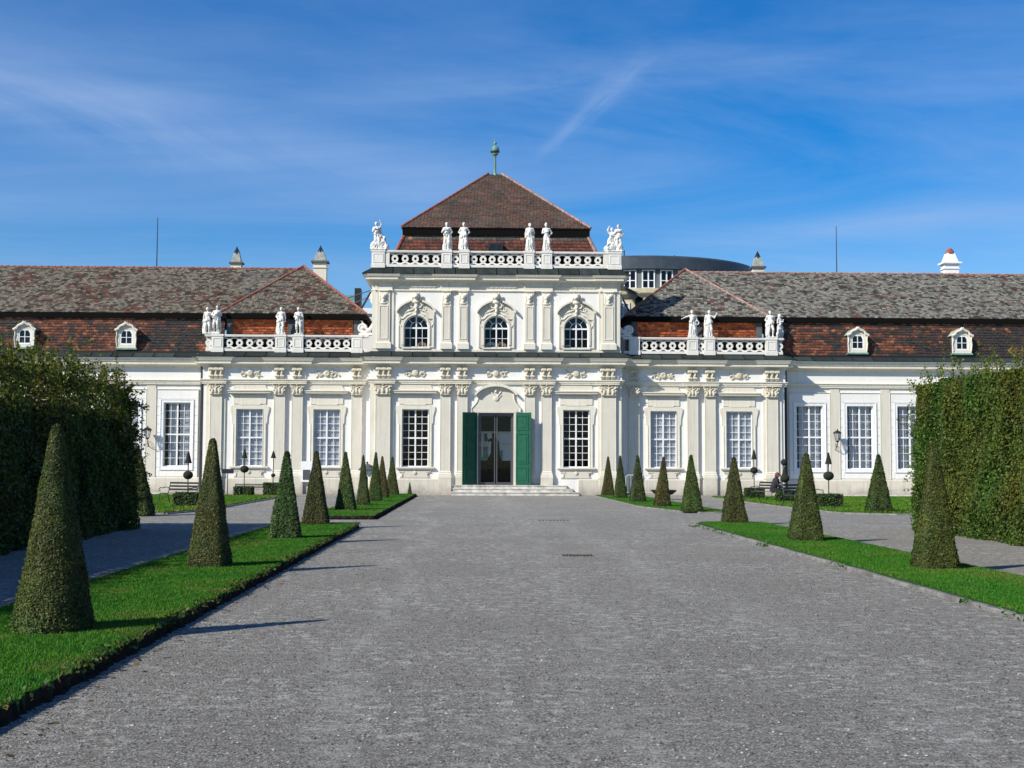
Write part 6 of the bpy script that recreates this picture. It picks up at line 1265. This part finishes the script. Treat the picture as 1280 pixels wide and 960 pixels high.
# lantern between the pyramids
o = empty('garden_lantern', (-5.05, 60.0, .02), 0, 'wide capped dark lantern on a post behind the left pyramids', 'lantern')
MB().tube([(0, 0, 0), (0, 0, 1.0)], .035, 8).obj('post', MT['black'], o); MB().lathe([(.12, 1.0), (.16, 1.02), (.26, 1.32), (.0, 1.33)], 6).obj('lamp_glass', MT['paint'], o)
MB().lathe([(.42, 1.30), (.43, 1.34), (.26, 1.52), (.08, 1.60), (.04, 1.64), (.07, 1.69), (.0, 1.73)], 12).obj('cap', MT['slate'], o)
# sign on a post and notice board
o = empty('sign_post', (-11.9, 62.0, .02), 0, 'small dark sign board on a thin post before the left pavilion', 'sign'); MB().tube([(0, 0, 0), (0, 0, 1.15)], .022, 6).obj('post', MT['black'], o); MB().box(-.28, .28, -.02, .02, 1.12, 1.34).obj('board', MT['black'], o)
o = empty('notice_board', (AX-10.1, AY-.1, 0), 0, 'white framed notice board on the wall below the left pavilion window', 'notice board'); MB().strip([(-.2, .75), (-.2, 1.3), (.2, 1.3), (.2, .75)], [(-.3, .65), (-.3, 1.75), (.3, 1.75), (.3, .65)], 0, .06, True).obj('frame', MT['paint'], o); MB().box(-.2, .2, .02, .03, .75, 1.3).obj('pane', MT['greypaint'], o)
# wall lanterns on curled brackets
def wall_lantern(x, label):
    o = empty('wall_lantern', (AX+x, AY+YL-.045, 3.05), 0, label, 'lantern', 'wall lanterns of the long wings')
    MB().tube([(0, 0, -.55), (0, -.12, -.5), (0, -.3, -.42), (0, -.42, -.3), (0, -.45, -.12)], .022, 6).tube([(0, 0, -.25), (0, -.16, -.22), (0, -.24, -.34), (0, -.12, -.42), (0, -.08, -.32)], .014, 5).obj('bracket', MT['black'], o)
    MB().lathe([(.03, -.16), (.09, -.12), (.10, -.07), (.04, -.05)], 6, (0, -.45, 0)).obj('collar', MT['black'], o)
    MB().lathe([(.10, -.06), (.19, .34), (.0, .345)], 6, (0, -.45, 0)).obj('lamp_glass', MT['glass'], o)
    mb = MB()
    for i in range(6): a = 2*pi*i/6; mb.tube([(.105*cos(a), -.45+.105*sin(a), -.06), (.195*cos(a), -.45+.195*sin(a), .34)], .011, 4)
    mb.obj('frame', MT['black'], o); MB().lathe([(.26, .34), (.25, .37), (.12, .47), (.04, .50), (.025, .56), (.0, .60)], 6, (0, -.45, 0)).obj('cap', MT['black'], o)
wall_lantern(18.7, 'black lantern on a wall bracket between two windows of the right wing'); wall_lantern(-18.75, 'black lantern on a wall bracket beside the left hedge')
# person seated on the end-on bench
def person():
    o = empty('person', (13.35, 57.3, 0), 0, 'seated person with auburn hair in dark jacket and white shirt beside the downpipe topiary', 'person')
    def f(P):   # facing right, leaning forward
        D = d_cap(P, (0, 0, .55), (.14, 0, .95), .15, .15); D = sm(D, d_cap(P, (.13, -.14, .97), (.13, .14, .97), .07, .07), .05); D = sm(D, d_cap(P, (.15, 0, 1.0), (.20, 0, 1.10), .055, .05), .03)
        for s in (-1, 1):
            D = sm(D, d_cap(P, (0, s*.09, .52), (.42, s*.10, .52), .095, .07), .04); D = sm(D, d_cap(P, (.42, s*.10, .52), (.40, s*.10, .10), .065, .042), .02); D = sm(D, d_cap(P, (.40, s*.1, .06), (.56, s*.11, .045), .045, .035), .02)
            D = sm(D, d_cap(P, (.13, s*.2, .95), (.20, s*.23, .70), .05, .042), .03); D = sm(D, d_cap(P, (.20, s*.23, .70), (.40, s*.08, .66), .04, .032), .02); D = sm(D, d_ell(P, (.44, s*.06, .65), (.05, .035, .025)), .02)
            for k in range(4): D = sm(D, d_cap(P, (.46, s*.06+(k-1.5)*.017, .65), (.52-abs(k-1.5)*.008, s*.06+(k-1.5)*.018, .625), .010, .008), .008)
            D = sm(D, d_cap(P, (.43, s*.03, .655), (.48, s*.02, .67), .011, .009), .008)
        return D
    link('body', sculpt('body', f, (-.25, -.35, -.02), (.65, .35, 1.2), .02, MT['cloth']), o)
    def h(P):
        D = d_ell(P, (.23, 0, 1.20), (.088, .072, .11)); D = sm(D, d_cap(P, (.315, 0, 1.20), (.335, 0, 1.175), .012, .016), .015)
        for s in (-1, 1): D = np.maximum(D, -d_ell(P, (.318, s*.03, 1.215), (.016, .016, .01))); D = sm(D, d_ell(P, (.22, s*.075, 1.19), (.02, .012, .03)), .008)
        return sm(D, d_ell(P, (.305, 0, 1.14), (.018, .026, .010)), .01)
    link('head', sculpt('head', h, (.08, -.12, 1.04), (.38, .12, 1.34), .014, MT['skin']), o)
    link('hair', sculpt('hair', lambda P: np.maximum(sm(d_ell(P, (.205, 0, 1.235), (.105, .09, .10)), d_ell(P, (.14, 0, 1.15), (.06, .08, .10)), .03), P[:, 0]-.30), (.04, -.14, 1.0), (.36, .14, 1.38), .014, MT['hair']), o)
    link('shirt', sculpt('shirt', lambda P: d_cap(P, (.24, 0, .72), (.25, 0, 1.0), .07, .05), (.1, -.12, .6), (.36, .12, 1.08), .02, MT['shirt']), o)
person()
